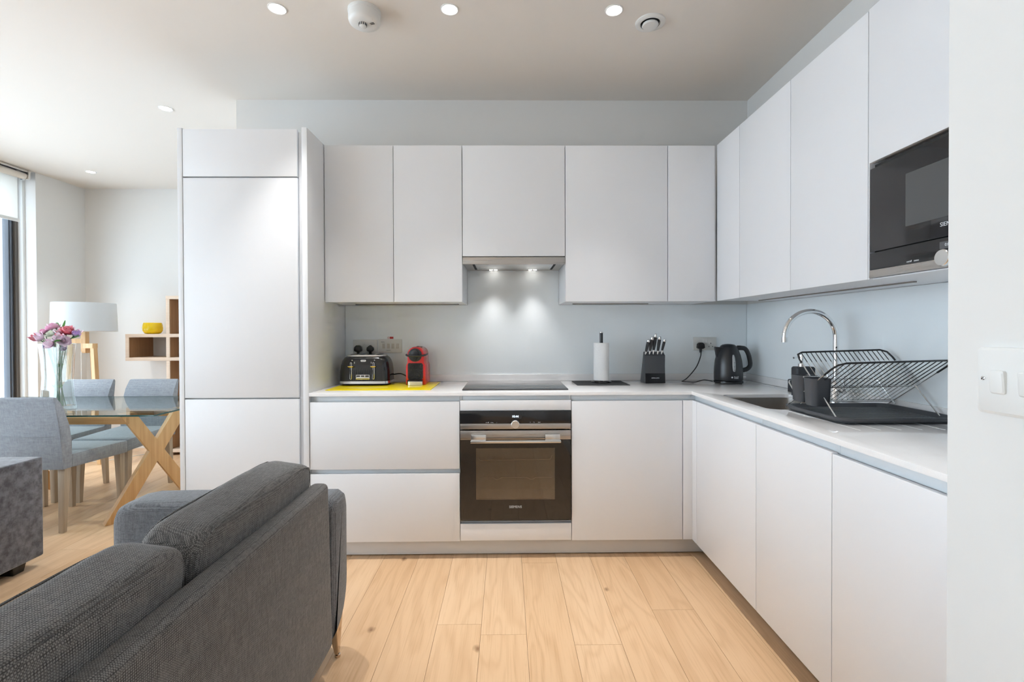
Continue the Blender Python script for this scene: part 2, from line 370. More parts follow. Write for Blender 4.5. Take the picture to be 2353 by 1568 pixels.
def offset_of(o):
    v = Vector((0, 0, 0))
    while o: v += o.location; o = o.parent
    return v
def obj(name, bm, mat, parent=None, sharp=.65, label=None):
    if parent: bmesh.ops.translate(bm, vec=-offset_of(parent), verts=bm.verts)
    for e in bm.edges:
        if len(e.link_faces) == 2 and e.calc_face_angle(0) > sharp: e.smooth = False
    for f in bm.faces: f.smooth = True
    me = bpy.data.meshes.new(name); bm.to_mesh(me); bm.free()
    me.materials.append(MAT[mat] if isinstance(mat, str) else mat)
    o = bpy.data.objects.new(name, me); COL.objects.link(o); o.parent = parent
    if label: o['label'] = label
    return o
def tag(o, label, cat, group=None):
    o['label'] = label; o['category'] = cat
    if group: o['group'] = group
    return o
def thing(name, label, cat, loc=(0, 0, 0), group=None):
    o = bpy.data.objects.new(name, None); COL.objects.link(o); o.location = loc; o.empty_display_size = .05
    return tag(o, label, cat, group)
def struct(name, bm, mat, parent=None):
    o = obj(name, bm, mat, parent)
    if not parent: o['kind'] = 'structure'
    return o
def copy_tree(o, parent=None):
    c = o.copy(); COL.objects.link(c); c.parent = parent
    for ch in list(o.children): copy_tree(ch, c)
    return c
def text(name, s, size, loc, rotm, mat, parent, align='CENTER', thick=.0003, sx=1.0):
    cu = bpy.data.curves.new('t', 'FONT'); cu.body = s; cu.size = size; cu.align_x = align; cu.align_y = 'CENTER'; cu.extrude = thick; cu.resolution_u = 3
    to = bpy.data.objects.new('t', cu); COL.objects.link(to)
    dg = bpy.context.evaluated_depsgraph_get(); me = bpy.data.meshes.new_from_object(to.evaluated_get(dg))
    bm = bmesh.new(); bm.from_mesh(me); bpy.data.objects.remove(to); bpy.data.curves.remove(cu); bpy.data.meshes.remove(me)
    xf(bm, Matrix.Translation(loc) @ rotm @ Matrix.Diagonal((sx, 1, 1, 1)))
    return obj(name, bm, mat, parent)
R_FRONT = Matrix.Rotation(PI/2, 4, 'X')                       # reads from -Y
R_LEFT = Matrix.Rotation(-PI/2, 4, 'Z') @ Matrix.Rotation(PI/2, 4, 'X')   # on a face that looks towards -X

# ------------------------------------------------------------------ the room
floor = struct('floor', box(-4.75, 1.75, -2.75, 5.3, -.08, -.012), 'subfloor')
PW = 0.186
unit = bpy.data.meshes.new('plank'); tb = box(-.5, .5, 0, 1, -1, 0); tb.to_mesh(unit); tb.free(); unit.materials.append(MAT['floor'])
fixed = {0: [2.11], -2: [1.88], -5: [2.02], 1: [1.02], -1: [0.62], -3: [0.35]}
k = int(math.floor((-4.75-.821)/PW))
while .821 + k*PW < 1.70:
    x1 = .821 + k*PW; x0 = x1 - PW
    joints = fixed.get(k)
    y = -2.75 - random.random()*1.8
    if joints:
        y = joints[0] - 2.2*3
        while y + 2.2 < -2.75: y += 2.2
    while y < 5.25:
        ln = 2.2 if joints else 2.0 + random.random()*.5
        a, b_ = max(y, -2.75), min(y+ln, 5.3)
        if b_ - a > .02 and x1 > -4.75:
            p = bpy.data.objects.new('plank', unit); COL.objects.link(p); p.parent = floor
            p.location = ((x0+x1)/2, a, 0); p.scale = (PW-.0011, b_-a-.0011, .012)
        y += ln
    k += 1
struct('ceiling', box(-4.85, 1.80, -2.80, 5.35, ZC, ZC+.12), 'ceiling')
struct('wall_back', box(XWC, 1.80, YW, 5.35, 0, ZC), 'wall')
struct('wall_right', box(XR, 1.80, 1.03, YW, 0, ZC), 'wall')
struct('wall_near', comb(box(XN, 1.80, -2.75, YN, 0, ZC), box(1.03, 1.80, YN, 1.03, 0, ZC)), 'wall')
struct('wall_far', box(-4.80, XWC, YFAR, 5.35, 0, ZC), 'wall')
struct('wall_left', comb(box(-4.80, XWIN, 4.646, YFAR, 0, ZC), box(-4.80, XWIN, -2.75, -2.30, 0, ZC)), 'wall')
struct('wall_rear', box(-4.80, XN, -2.80, YBACK, 0, ZC), 'wall')
struct('baseboard_far', box(-4.452, XWC, YFAR-.016, YFAR, 0, .10, .003), 'trim')
struct('baseboard_left', box(XWIN, XWIN+.016, 4.646, YFAR-.016, 0, .10, .003), 'trim')
struct('baseboard_near', box(XN-.016, XN, YBACK, YN, 0, .10, .003), 'trim')
struct('trim_1', box(-4.602, -4.557, 4.625, 4.646, 0, ZC), 'trim')
win = struct('window_1', comb(box(-4.66, -4.60, 4.597, 4.646, 0, ZC, .003), box(-4.66, -4.60, -2.30, 4.646, ZC-.06, ZC, .003), box(-4.68, -4.56, -2.30, 4.646, -.012, .035, .003)), 'frame_brown')
ys = [4.597, 3.20, 1.82, 0.44, -0.93, -2.30]
for a, b_ in zip(ys, ys[1:]):
    fr = obj('window_frame', comb(box(-4.68, -4.622, a-.040, a, .035, ZC-.06, .004), box(-4.68, -4.622, b_, b_+.040, .035, ZC-.06, .004),
         box(-4.68, -4.622, b_+.06, a-.06, .035, .11, .004), box(-4.68, -4.622, b_+.06, a-.06, ZC-.12, ZC-.06, .004),
         box(-4.655, -4.612, a-.030, a-.020, .035, ZC-.06)), 'frame_dark', win)
    obj('pane', box(-4.655, -4.650, b_+.038, a-.038, .11, ZC-.12), 'window_glass', fr)

# roller blind inside the reveal
bl = thing('roller_blind', 'white roller blind half lowered over the tall window', 'blind', (-4.49, 3.9, 2.27))
obj('head_rail', box(-4.53, -4.455, 3.24, 4.60, 2.722, 2.744, .003), 'satin', bl)
obj('roller', xf(lathe([(.030, 0), (.030, 1.30)], (0, 0, 0), 24), Matrix.Translation((-4.49, 4.575, 2.688)) @ Matrix.Rotation(PI/2, 4, 'X')), 'blind_roll', bl)
obj('bracket', comb(box(-4.53, -4.45, 4.578, 4.600, 2.655, 2.742, .006)), 'satin', bl)
obj('blind_cloth', box(-4.522, -4.520, 3.28, 4.545, 2.285, 2.69), 'blind', bl)
obj('bottom_bar', box(-4.530, -4.512, 3.275, 4.556, 2.258, 2.287, .004), 'white_plastic', bl)

# downlights (each with its own lamp) and ceiling fittings
def downlight(x, y, label, power=SPOT_W):
    t = thing('downlight', label, 'ceiling light', (x, y, ZC), 'recessed ceiling spotlights')
    obj('trim_ring', skin([[(x+r*math.cos(2*PI*i/28), y+r*math.sin(2*PI*i/28), z) for i in range(28)] for r, z in ((.0425, ZC), (.0425, ZC-.003), (.038, ZC-.004), (.032, ZC-.001), (.032, ZC))], False, False), 'trim', t)
    obj('lens', lathe([(.0318, -.0012), (.0318, -.0022)], (x, y, ZC), 28), 'lens', t)
    l = bpy.data.lights.new('downlight_lamp', 'SPOT'); l.energy = power; l.color = (1.0, .985, .96); l.spot_size = math.radians(62); l.spot_blend = 1.0; l.shadow_soft_size = .02
    o = bpy.data.objects.new('downlight_lamp', l); COL.objects.link(o); o.parent = t; o.location = (0, 0, -.012)
downlight(-1.069, 2.296, 'lit recessed spotlight left of the smoke alarm')
downlight(-.262, 2.296, 'lit recessed spotlight between smoke alarm and round vent, nearer the alarm')
downlight(.515, 2.298, 'lit recessed spotlight just left of the round ceiling vent')
downlight(-2.302, 3.319, 'lit recessed spotlight above the tall fridge cabinet side of the dining area')
downlight(-3.917, 4.629, 'small far spotlight in the corner above the floor lamp')
downlight(-3.917, 3.319, 'added unseen spotlight over the window end of the dining table')  # unseen lamp, added for its light on the dining end
downlight(-2.6, .75, 'added spotlight out of frame over the armchair side of the room')  # added out of view to light the living side
downlight(.515, 1.30, 'added spotlight out of frame above the draining rack side')  # added out of view to brighten the sink-run doors, floor and worktop
downlight(-2.6, -.80, 'added spotlight out of frame behind the armchair')  # unseen, put in for more room light
downlight(-.9, -.80, 'added spotlight out of frame behind the camera')  # extra lamp put in behind the camera to lift the room light

t = thing('smoke_alarm', 'round white smoke alarm on the ceiling between two spotlights', 'smoke alarm', (-.667, 2.30, ZC))
c = (-.667, 2.315, ZC)
obj('base', lathe([(.076, 0), (.076, -.012), (.073, -.014), (.073, -.032)], c, 40, True, False), 'white_plastic', t)
obj('cover', lathe([(.0735, -.031), (.074, -.045), (.070, -.056), (.058, -.064), (.02, -.066)], c, 40), 'white_plastic', t)
obj('sensor_cage', lathe([(.017, -.064), (.017, -.078), (.012, -.081)], (c[0]-.005, c[1]-.012, c[2]), 20), 'white_plastic', t)
obj('sensor_slot', comb(*[box(c[0]-.005+.0172*math.cos(a)-.0018, c[0]-.005+.0172*math.cos(a)+.0018, c[1]-.012+.0172*math.sin(a)-.0018, c[1]-.012+.0172*math.sin(a)+.0018, ZC-.077, ZC-.066) for a in [i*PI/6 for i in range(12)]]), 'print_dark', t)
obj('vent_slot', comb(*[rot(box(c[0]+.032, c[0]+.052, c[1]-.006+d, c[1]-.003+d, ZC-.0665, ZC-.062), -.3, 'Z', c) for d in (0, .008)], *[rot(box(c[0]+.05+e, c[0]+.058+e, c[1]-.024+d, c[1]-.021+d, ZC-.0615, ZC-.055), -.3, 'Z', c) for d, e in ((0, 0), (.012, -.012))]), 'print_dark', t)
t = thing('ceiling_vent', 'round white extractor vent with centre disc on the ceiling', 'vent', (.713, 2.387, ZC))
c = (.713, 2.387, ZC)
obj('flange', lathe([(.072, 0), (.071, -.006), (.060, -.011), (.048, -.009), (.044, .0)], c, 40, False, False), 'white_plastic', t)
obj('throat', lathe([(.046, -.0005), (.046, -.001)], c, 32), 'dark_gap', t)
obj('disc', lathe([(.038, -.010), (.039, -.016), (.035, -.020)], c, 36), 'white_plastic', t)

# ------------------------------------------------------------------ tall fridge cabinet
t = thing('fridge_cabinet', 'tall white fridge housing with three plain doors and end panels', 'cabinet', (-1.40, 2.9, 0))
obj('side_panel', box(-1.744, -1.7185, YB-.002, YW-.003, 0, 2.314, .0015), 'cab', t)
obj('body', box(-1.7175, -1.087, YB+.024, YW-.003, .10, 2.300), 'carcass', t)
for z0, z1 in ((2.0575, 2.309), (.877, 2.050), (.100, .8695)): obj('door', box(-1.716, -1.1115, YB, YB+.020, z0, z1, .0018), 'cab', t)
obj('handle_channel', box(-1.110, -1.086, YB+.018, YB+.030, .100, 2.296), 'cab', t)
obj('end_panel', box(-1.085, XP, YB-.005, YW-.003, 0, 2.3165, .0015), 'cab', t)
obj('plinth', box(-1.717, -1.086, YB+.05, YB+.066, .0, .098), 'plinth', t)

# ------------------------------------------------------------------ base units, back run
G = .0015
def rail_x(t, x0, x1, z0, z1): obj('finger_rail', box(x0, x1, YB+.026, YB+.040, z0-.006, z1, .001), 'rail', t)
t = thing('drawer_cabinet', 'white two-drawer base unit left of the oven', 'cabinet', (-.655, 2.9, 0))
obj('body', box(XP+.001, -.2535, YB+.041, YW-.04, ZDB, ZTB-.001), 'carcass', t)
obj('drawer', box(XP+.003, -.2523-G, YB, YB+.020, .4885, ZDT, .0018), 'cab', t)
obj('drawer', box(XP+.003, -.2523-G, YB, YB+.020, ZDB, .4635, .0018), 'cab', t)
rail_x(t, XP+.001, -.253, ZDT, ZTB-.001); rail_x(t, XP+.001, -.253, .4635, .4885)
t = thing('oven_housing', 'white oven housing with a panel above and below the oven', 'cabinet', (.048, 2.9, 0))
obj('body', comb(box(-.2515, -.2435, YB+.022, YW-.04, ZDB, ZTB-.001), box(.339, .347, YB+.022, YW-.04, ZDB, ZTB-.001), box(-.2435, .339, YB+.022, YW-.04, .190, .198)), 'carcass', t)
obj('top_panel', box(-.2523+G, .3463, YB-.002, YB+.020, .8015, .8565, .0018), 'cab', t)
obj('bottom_panel', box(-.2523+G, .3463, YB, YB+.020, .100, .1905, .0018), 'cab', t)
rail_x(t, -.2515, .347, .857, ZTB-.001)
t = thing('base_cabinet', 'white base cabinet with one plain door right of the oven', 'cabinet', (.65, 2.9, 0))
obj('body', box(.3485, .949, YB+.041, YW-.04, ZDB, ZTB-.001), 'carcass', t)
obj('door', box(.3478+G, .950-G, YB, YB+.020, ZDB, ZDT, .0018), 'cab', t)
rail_x(t, .3485, XRB+.040, ZDT, ZTB-.001)
t = thing('corner_post', 'narrow white filler post in the inner corner of the base units', 'cabinet panel', (1.0, 2.6, 0))
obj('front_face', box(.952, XRB+.02, YB, YB+.020, ZDB, ZDT, .001), 'cab', t)
obj('side_face', box(XRB, XRB+.020, 2.5405, YB, ZDB, ZDT, .001), 'cab', t)
for i, (y0, y1, lab, dz) in enumerate(((1.9307, 2.5393, 'white base cabinet with plain door below the sink, next to the corner post', 0), (1.477, 1.9307, 'white base cabinet with plain door below the draining rack, between two others', 0), (1.04, 1.477, 'white base cabinet nearest the near wall with the light switch', .004))):
    t = thing('base_cabinet', lab, 'cabinet', (1.3, (y0+y1)/2, 0), 'plain doors under the sink run')
    obj('body', box(XRB+.041, XR-.04, y0+.0005, y1-.0005, ZDB, .68 if i < 1 else ZTB-.001), 'carcass', t)
    obj('door', box(XRB, XRB+.020, y0+G, y1-G, ZDB, ZDT-dz, .0018), 'cab', t)
    obj('finger_rail', box(XRB+.026, XRB+.040, y0+.0005, (YB+.026 if i == 0 else y1-.0005), ZDT-.006, ZTB-.001, .001), 'rail', t)
tag(obj('plinth_board', box(XP, XRB+.081, YB+.052, YB+.068, .006, ZDB-.001, .001), 'plinth'), 'white plinth board under the oven run', 'plinth')
tag(obj('plinth_board', box(XRB+.083, XRB+.099, 1.04, YB+.050, .006, ZDB-.001, .001), 'plinth'), 'white plinth board under the sink run, in shade', 'plinth')

# ------------------------------------------------------------------ worktop with sink cut-out
YT, XT = 2.594, .9972
SX0, SX1, SY0, SY1 = 1.092, 1.455, 1.985, 2.462
def worktop():
    bm = bmesh.new()
    outer = [(XP+.0005, YT), (XT, YT), (XT, 1.035), (XR-.0005, 1.035), (XR-.0005, YW-.0005), (XP+.0005, YW-.0005)]
    hole = rrect((SX1-SX0)/2, (SY1-SY0)/2, .05, 6, (SX0+SX1)/2, (SY0+SY1)/2)
    ed = []
    for loop in (outer, hole):
        v = [bm.verts.new((x, y, ZT)) for x, y in loop]
        ed += [bm.edges.new((v[i], v[(i+1) % len(v)])) for i in range(len(v))]
    bmesh.ops.triangle_fill(bm, edges=ed, use_beauty=True)
    # keep only what lies outside the hole and inside the L
    kill = []
    for f in bm.faces:
        c_ = f.calc_center_median()
        if (SX0+.004 < c_.x < SX1-.004 and SY0+.004 < c_.y < SY1-.004 and all(v.co.x > SX0-.001 and v.co.x < SX1+.001 and v.co.y > SY0-.001 and v.co.y < SY1+.001 for v in f.verts)) or (c_.x < XT and c_.y < YT): kill.append(f)
    bmesh.ops.delete(bm, geom=kill, context='FACES')
    for f in bm.faces:
        if f.normal.z < 0: f.normal_flip()
    ex = bmesh.ops.extrude_face_region(bm, geom=bm.faces[:])
    bmesh.ops.translate(bm, vec=(0, 0, ZTB-ZT), verts=[g for g in ex['geom'] if isinstance(g, bmesh.types.BMVert)])
    bmesh.ops.recalc_face_normals(bm, faces=bm.faces)
    be = [e for e in bm.edges if len(e.link_faces) == 2 and e.calc_face_angle() > 1.2 and all(abs(v.co.z-ZT) < 1e-4 for v in e.verts)]
    bev(bm, .0018, 2, be)
    return bm
wt = tag(obj('worktop', worktop(), 'worktop'), 'pale glossy L-shaped stone worktop with thin edge', 'worktop')
obj('upstand', box(XP+.001, XR-.016, YW-.016, YW-.001, ZT, .9435, .001), 'worktop', wt)
obj('upstand', box(XR-.016, XR-.001, 1.04, YW-.001, ZT, .9435, .001), 'worktop', wt)
for x in (1.155, 1.222, 1.290, 1.360, 1.435): obj('drainer_groove', box(x-.0022, x+.0022, 1.565, 1.965, ZT-.0003, ZT+.0004), 'trim', wt)
sk = thing('sink', 'brushed steel undermount sink bowl set in the worktop', 'sink', ((SX0+SX1)/2, (SY0+SY1)/2, .70))
cx, cy = (SX0+SX1)/2, (SY0+SY1)/2; hx, hy = (SX1-SX0)/2+.006, (SY1-SY0)/2+.006
obj('bowl', loft([(ZTB-.001, hx+.012, hy+.012, .055, cx, cy), (ZTB-.001, hx, hy, .055, cx, cy), (.74, hx-.004, hy-.004, .055, cx, cy), (.715, hx-.025, hy-.025, .05, cx, cy), (.705, hx-.07, hy-.07, .04, cx, cy), (.703, .03, .03, .029, cx, cy)], 6, False, True), 'steel_y', sk)
obj('waste', lathe([(.036, 0), (.036, .003), (.02, .004)], (cx, cy, .7035), 24), 'chrome', sk)
# glass splashbacks
tag(obj('splashback', prism([(XP+.001, .9437), (XR-.008, .9437), (XR-.008, 1.3995), (.345, 1.3995), (.345, 1.66), (-.2545, 1.66), (-.2545, 1.3995), (XP+.001, 1.3995)], 'Y', YW-.007, YW-.001), 'splash'), 'pale blue glass splashback behind the hob and kettle', 'splashback')
tag(obj('splashback', box(XR-.007, XR-.001, 1.04, YW-.008, .9437, 1.3995), 'splash'), 'pale blue glass splashback behind the tap on the side wall', 'splashback')

# ------------------------------------------------------------------ wall units
def wall_unit(label, x0, x1, splits, z0=ZUB, grp='wall cabinets over the oven run'):
    t = thing('wall_cabinet', label, 'cabinet', ((x0+x1)/2, 3.0, z0), grp)
    obj('body', box(x0+.0008, x1-.0008, YU+.022, YW-.002, z0+.0005, ZUT-.002), 'cab', t)
    xs = [x0]+splits+[x1]
    for a, b_ in zip(xs, xs[1:]): obj('door', box(a+G, b_-G, YU, YU+.019, z0, ZUT, .0018), 'cab', t)
    return t
t = wall_unit('white double-door wall cabinet left of the cooker hood', XP+.002, -.2553, [-.6551])
obj('light_strip', box(-.95, -.30, 3.06, 3.075, ZUB-.004, ZUB+.0005), 'led', t)
wall_unit('white wall cabinet with short door directly above the cooker hood', -.2548, .3452, [], 1.6655)
t = wall_unit('wide white wall cabinet with single door right of the cooker hood', .3457, .9469, [])
obj('light_strip', box(.42, .90, 3.06, 3.075, ZUB-.004, ZUB+.0005), 'led', t)
t = wall_unit('narrow white wall cabinet in the corner above the kettle', .9474, 1.2262, [])
obj('corner_strip', box(1.2268, 1.2318, YU+.004, YU+.10, ZUB, ZUT-.002), 'cab', t)
def side_unit(label, y0, y1, z0=ZUB, body0=ZUB):
    t = thing('wall_cabinet', label, 'cabinet', (1.4, (y0+y1)/2, z0), 'wall cabinets over the sink run')
    obj('body', box(XRU+.022, XR-.002, y0+.0008, y1-.0008, body0+.0005, ZUT-.002), 'cab', t)
    obj('door', box(XRU, XRU+.019, y0+G, y1-G, z0, ZUT, .0018), 'cab', t)
    return t
side_unit('narrow white wall cabinet next to the corner above the sink run', 2.548, 2.822)
t = side_unit('white wall cabinet above the tap, between narrow and wide neighbours', 2.089, 2.548)
obj('light_strip', box(1.44, 1.455, 1.70, 2.75, ZUB-.004, ZUB+.0005), 'led', t)
side_unit('white wall cabinet left of the microwave cabinet', 1.638, 2.089)
t = thing('wall_cabinet', 'white wall cabinet housing the microwave under a lift-up door', 'cabinet', (1.4, 1.34, ZUB), 'wall cabinets over the sink run')
obj('body', comb(box(XRU+.022, XR-.002, 1.0405, 1.637, 1.796, ZUT-.002), box(XRU+.001, XR-.002, 1.6325, 1.637, ZUB, 1.796), box(XRU+.001, XR-.002, 1.0405, 1.045, ZUB, 1.796), box(XRU+.012, XR-.002, 1.045, 1.6325, ZUB-.001, 1.4035)), 'cab', t)
obj('door', box(XRU, XRU+.019, 1.04+G, 1.638-G, 1.793, ZUT+.004, .0018), 'cab', t)
obj('light_strip', box(1.44, 1.455, 1.06, 1.40, ZUB-.004, ZUB+.0005), 'led', t)

# ------------------------------------------------------------------ built-in microwave
t = thing('microwave', 'black glass built-in microwave with round steel knob', 'microwave', (1.4, 1.34, 1.404))
obj('body', box(XRU+.016, XR-.03, 1.050, 1.628, 1.405, 1.786), 'black', t)
obj('door', box(XRU-.002, XRU+.016, 1.053, 1.626, 1.4905, 1.770, .001), 'smoke_glass', t)
obj('window', box(XRU-.0026, XRU-.002, 1.20, 1.480, 1.5465, 1.7085), P('microwave_window_mesh', (.085, .088, .09), .12, spec=.6, bump=(900, .3, .001)), t)
ctl = obj('control_panel', box(XRU-.002, XRU+.016, 1.053, 1.626, 1.4300, 1.4872, .001), 'black_gloss', t)
obj('steel_strip', box(XRU-.003, XRU+.016, 1.050, 1.629, 1.4045, 1.4295, .001), 'steel_y', t)
obj('display', box(XRU-.0026, XRU-.002, 1.30, 1.362, 1.457, 1.477), P('dim_display', (.10, .10, .105), .2), ctl)
kn = obj('knob', xf(lathe([(.0235, 0), (.0235, .016), (.0215, .018)], (0, 0, 0), 36), Matrix.Translation((XRU-.002, 1.338, 1.430)) @ Matrix.Rotation(-PI/2, 4, 'Y')), 'satin', t)
text('brand_lettering', 'SIEMENS', .0165, (XRU-.0024, 1.3305, 1.5255), R_LEFT, 'print_white', t)
text('button_lettering', 'on/off', .008, (XRU-.0024, 1.466, 1.4375), R_LEFT, 'print_white', ctl)
text('button_lettering', 'menu', .008, (XRU-.0024, 1.440, 1.4375), R_LEFT, 'print_white', ctl)
text('display_digits', '0:00', .012, (XRU-.0028, 1.335, 1.467), R_LEFT, 'print_white', ctl)

# ------------------------------------------------------------------ oven
t = thing('oven', 'built-in black glass oven with steel strips and bar handle', 'oven', (.047, 2.8, .20))
OX0, OX1, OY = -.2500, .3440, YB-.006
obj('body', comb(box(-.235, .330, YB+.020, YB+.55, .205, .212), box(-.235, .330, YB+.020, YB+.55, .785, .795), box(-.235, -.225, YB+.020, YB+.55, .212, .785), box(.320, .330, YB+.020, YB+.55, .212, .785), box(-.235, .330, YB+.50, YB+.55, .205, .795)), 'oven_cavity', t)
cp = obj('control_panel', box(OX0, OX1, OY, OY+.024, .7325, .8000, .001), 'black_gloss', t)
obj('steel_strip', box(OX0, OX1, OY-.001, OY+.024, .7030, .7320, .001), 'steel', t)
dr = obj('door', comb(box(OX0, OX1, OY, OY+.024, .600, .6455), box(OX0, OX1, OY, OY+.024, .211, .322), box(OX0, -.166, OY, OY+.024, .322, .600), box(.258, OX1, OY, OY+.024, .322, .600)), 'black_glass', t)
obj('window', box(-.166, .258, OY+.0005, OY+.003, .322, .600), 'oven_window', dr)
obj('door_strip', box(OX0, OX1, OY-.002, OY+.024, .6460, .6950, .001), 'steel', dr)
hd = obj('handle', comb(box(-.193, .287, OY-.045, OY-.030, .6360, .6500, .003), box(-.190, -.110, OY-.032, OY-.002, .640, .680, .003), box(.203, .283, OY-.032, OY-.002, .640, .680, .003)), 'satin', dr)
obj('knob', xf(lathe([(.0225, 0), (.0225, .018), (.0205, .020)], (0, 0, 0), 36), Matrix.Translation((.0455, OY, .7290)) @ Matrix.Rotation(PI/2, 4, 'X')), 'satin', t)
def oven_rack(z, dip):
    y0, y1 = YB+.032, YB+.42; pts = []
    if dip:
        for x in (-.152, -.075, -.060, -.045, -.030, .110, .125, .140, .155, .244): pts.append((x, y0, z - (.010 if x in (-.060, -.045, .125, .140) else 0)))
    else: pts = [(-.158, y0, z+.022), (-.150, y0, z+.004), (-.145, y0, z), (.238, y0, z+.004), (.246, y0, z+.024)]
    tb_ = [tube(pts, .0020, 6)]
    for i in range(15): x = -.13+.36*i/14; tb_.append(tube([(x, y0, z), (x, y1, z)], .0012, 5))
    return comb(*tb_)
obj('rack', oven_rack(.525, False), 'satin', t); obj('rack', oven_rack(.430, True), 'satin', t)
text('brand_lettering', 'SIEMENS', .0185, (.0455, OY-.0003, .2830), R_FRONT, 'print_white', dr)
text('clock_digits', '10:44', .0165, (.0455, OY-.0003, .7700), R_FRONT, 'display', cp)
obj('display', box(.036, .081, OY-.0003, OY, .7575, .7790), P('dim_oven_display', (.03, .03, .034), .2), cp)
for s, x in (('on/off', -.104), ('menu', -.079), ('o', -.054), ('o', .126), ('<|', .146), ('start', .174)): text('button_lettering', s, .0075, (x, OY-.0004, .7385), R_FRONT, 'print_white', cp)

# ------------------------------------------------------------------ hob and cooker hood
hb = thing('hob', 'flat black glass hob set on the worktop over the oven', 'hob', (.047, 2.92, ZT))
obj('glass', box(-.247, .343, 2.682, 3.155, ZT+.0004, ZT+.006, .002), 'hob_glass', hb)
obj('control_strip', box(-.247, .343, 2.763, 2.767, ZT+.0058, ZT+.0066), 'satin', hb)
t = thing('cooker_hood', 'slim stainless steel cooker hood with four small lamps', 'cooker hood', (.045, 3.0, 1.62))
obj('fascia', box(-.2535, .3440, YU-.001, YU+.014, 1.6200, 1.6600, .001), 'steel', t)
obj('body', box(-.2530, .3435, YU+.014, YW-.008, 1.626, 1.663), 'steel', t)
obj('filter', comb(box(-.185, .280, YU+.035, YU+.275, 1.622, 1.6262, .002)), 'satin', t)
obj('filter_frame', comb(box(-.200, -.186, YU+.025, YU+.29, 1.6235, 1.6262), box(.281, .295, YU+.025, YU+.29, 1.6235, 1.6262), box(-.2, .295, YU+.276, YU+.29, 1.6235, 1.6262)), 'dark_gap', t)
obj('filter_latch', box(-.165, -.125, YU+.13, YU+.20, 1.6205, 1.6222, .001), 'white_plastic', t)
for x in (-.098, -.068, .156, .186):
    obj('lamp_lens', lathe([(.011, 0), (.011, -.003)], (x, 3.140, 1.6262), 18), P('lit_hood_lens', (1, 1, 1), .5, emit=(1, .95, .88), estr=14), t)
for x in (-.083, .171):
    l = bpy.data.lights.new('hood_lamp', 'SPOT'); l.energy = 9.0; l.color = (1, .97, .95); l.spot_size = math.radians(70); l.spot_blend = 1.0; l.shadow_soft_size = .035
    o = bpy.data.objects.new('hood_lamp', l); COL.objects.link(o); o.parent = t; o.location = Vector((x, 3.085, 1.619)) - t.location
    o.rotation_euler = (.05, 0, 0)

# ------------------------------------------------------------------ sockets, switches
WALLY = YW - .0072
def plate(t, x0, x1, z0, z1): obj('plate', box(x0, x1, WALLY-.008, WALLY, z0, z1, .003), 'cream_plastic', t)
def plug(t, x, z, diamond=False, cord_to=None):
    if diamond: poly = [(-.022, -.010), (-.020, .006), (0, .022), (.020, .006), (.022, -.010), (.014, -.020), (-.014, -.020)]
    else: poly = [(-.024, -.014), (-.021, .010), (-.010, .021), (.010, .021), (.021, .010), (.024, -.014), (.012, -.021), (-.012, -.021)]
    p = obj('plug_body', prism([(x+u, z+v) for u, v in poly], 'Y', WALLY-.040, WALLY-.009, .004), 'black', t)
    obj('cord_grip', lathe([(.0075, -.045), (.009, -.018), (.010, -.012)], (x, WALLY-.024, z), 12), 'black', t)
t = thing('double_socket', 'white double wall socket behind the black toaster', 'socket', (-.925, WALLY, 1.09))
plate(t, -1.005, -.847, 1.089, 1.176)
obj('rocker', box(-.942, -.927, WALLY-.0105, WALLY-.008, 1.138, 1.163, .001), 'cream_plastic', t); obj('rocker', box(-.925, -.910, WALLY-.0105, WALLY-.008, 1.138, 1.163, .001), 'cream_plastic', t)
t = thing('power_plug', 'black plug in the left half of the socket behind the toaster', 'plug', (-.967, WALLY, 1.09)); plug(t, -.967, 1.118)
obj('cord', tube(smooth_path([(-.967, WALLY-.024, 1.085), (-.967, WALLY-.03, 1.02), (-.965, 3.12, .93), (-.94, 3.10, .912)]), .0035, 8), 'black', t)
t = thing('power_plug', 'black diamond-shaped plug in the right half of the socket behind the toaster', 'plug', (-.888, WALLY, 1.09)); plug(t, -.888, 1.119, True)
obj('cord', tube(smooth_path([(-.888, WALLY-.024, 1.085), (-.885, WALLY-.03, 1.0), (-.84, 3.13, .93), (-.76, 3.12, .945), (-.68, 3.09, .960), (-.63, 3.06, .945), (-.603, 3.04, .930)]), .0035, 8), 'black', t)
t = thing('switch_panel', 'white four-rocker switch plate right of the toaster sockets', 'switch', (-.763, WALLY, 1.09))
plate(t, -.841, -.686, 1.089, 1.178)
for i in range(4): obj('rocker', box(-.813+i*.030, -.795+i*.030, WALLY-.0112, WALLY-.008, 1.117, 1.149, .003), P('tan_rocker', (.56, .53, .47), .4), t)
obj('label_strip', box(-.823, -.797, WALLY-.0084, WALLY-.008, 1.155, 1.164), 'white_plastic', t)
text('label_lettering', 'FRIDGE', .0072, (-.810, WALLY-.0087, 1.1595), R_FRONT, 'print_dark', t)
text('label_lettering', 'LIGHTS', .0080, (-.774, WALLY-.0084, 1.105), R_FRONT, 'print_dark', t)
st = thing('warning_sticker', 'small red and white sticker above the switch plate', 'sticker', (-.761, WALLY, 1.18))
obj('paper', box(-.784, -.741, WALLY-.0006, WALLY-.0001, 1.1785, 1.196), 'white_plastic', st)
obj('red_field', box(-.766, -.743, WALLY-.001, WALLY-.0006, 1.1805, 1.194), P('sticker_red', (.5, .02, .02), .5), st)
obj('ring', tube([(-.775+.0052*math.cos(a), WALLY-.0008, 1.1873+.0052*math.sin(a)) for a in [i*PI/8 for i in range(16)]], .0008, 5, True), P('sticker_red_ring', (.5, .02, .02), .5), st)
t = thing('double_socket', 'white double wall socket beside the kettle with one free outlet', 'socket', (1.31, WALLY, 1.10))
plate(t, 1.234, 1.387, 1.097, 1.184)
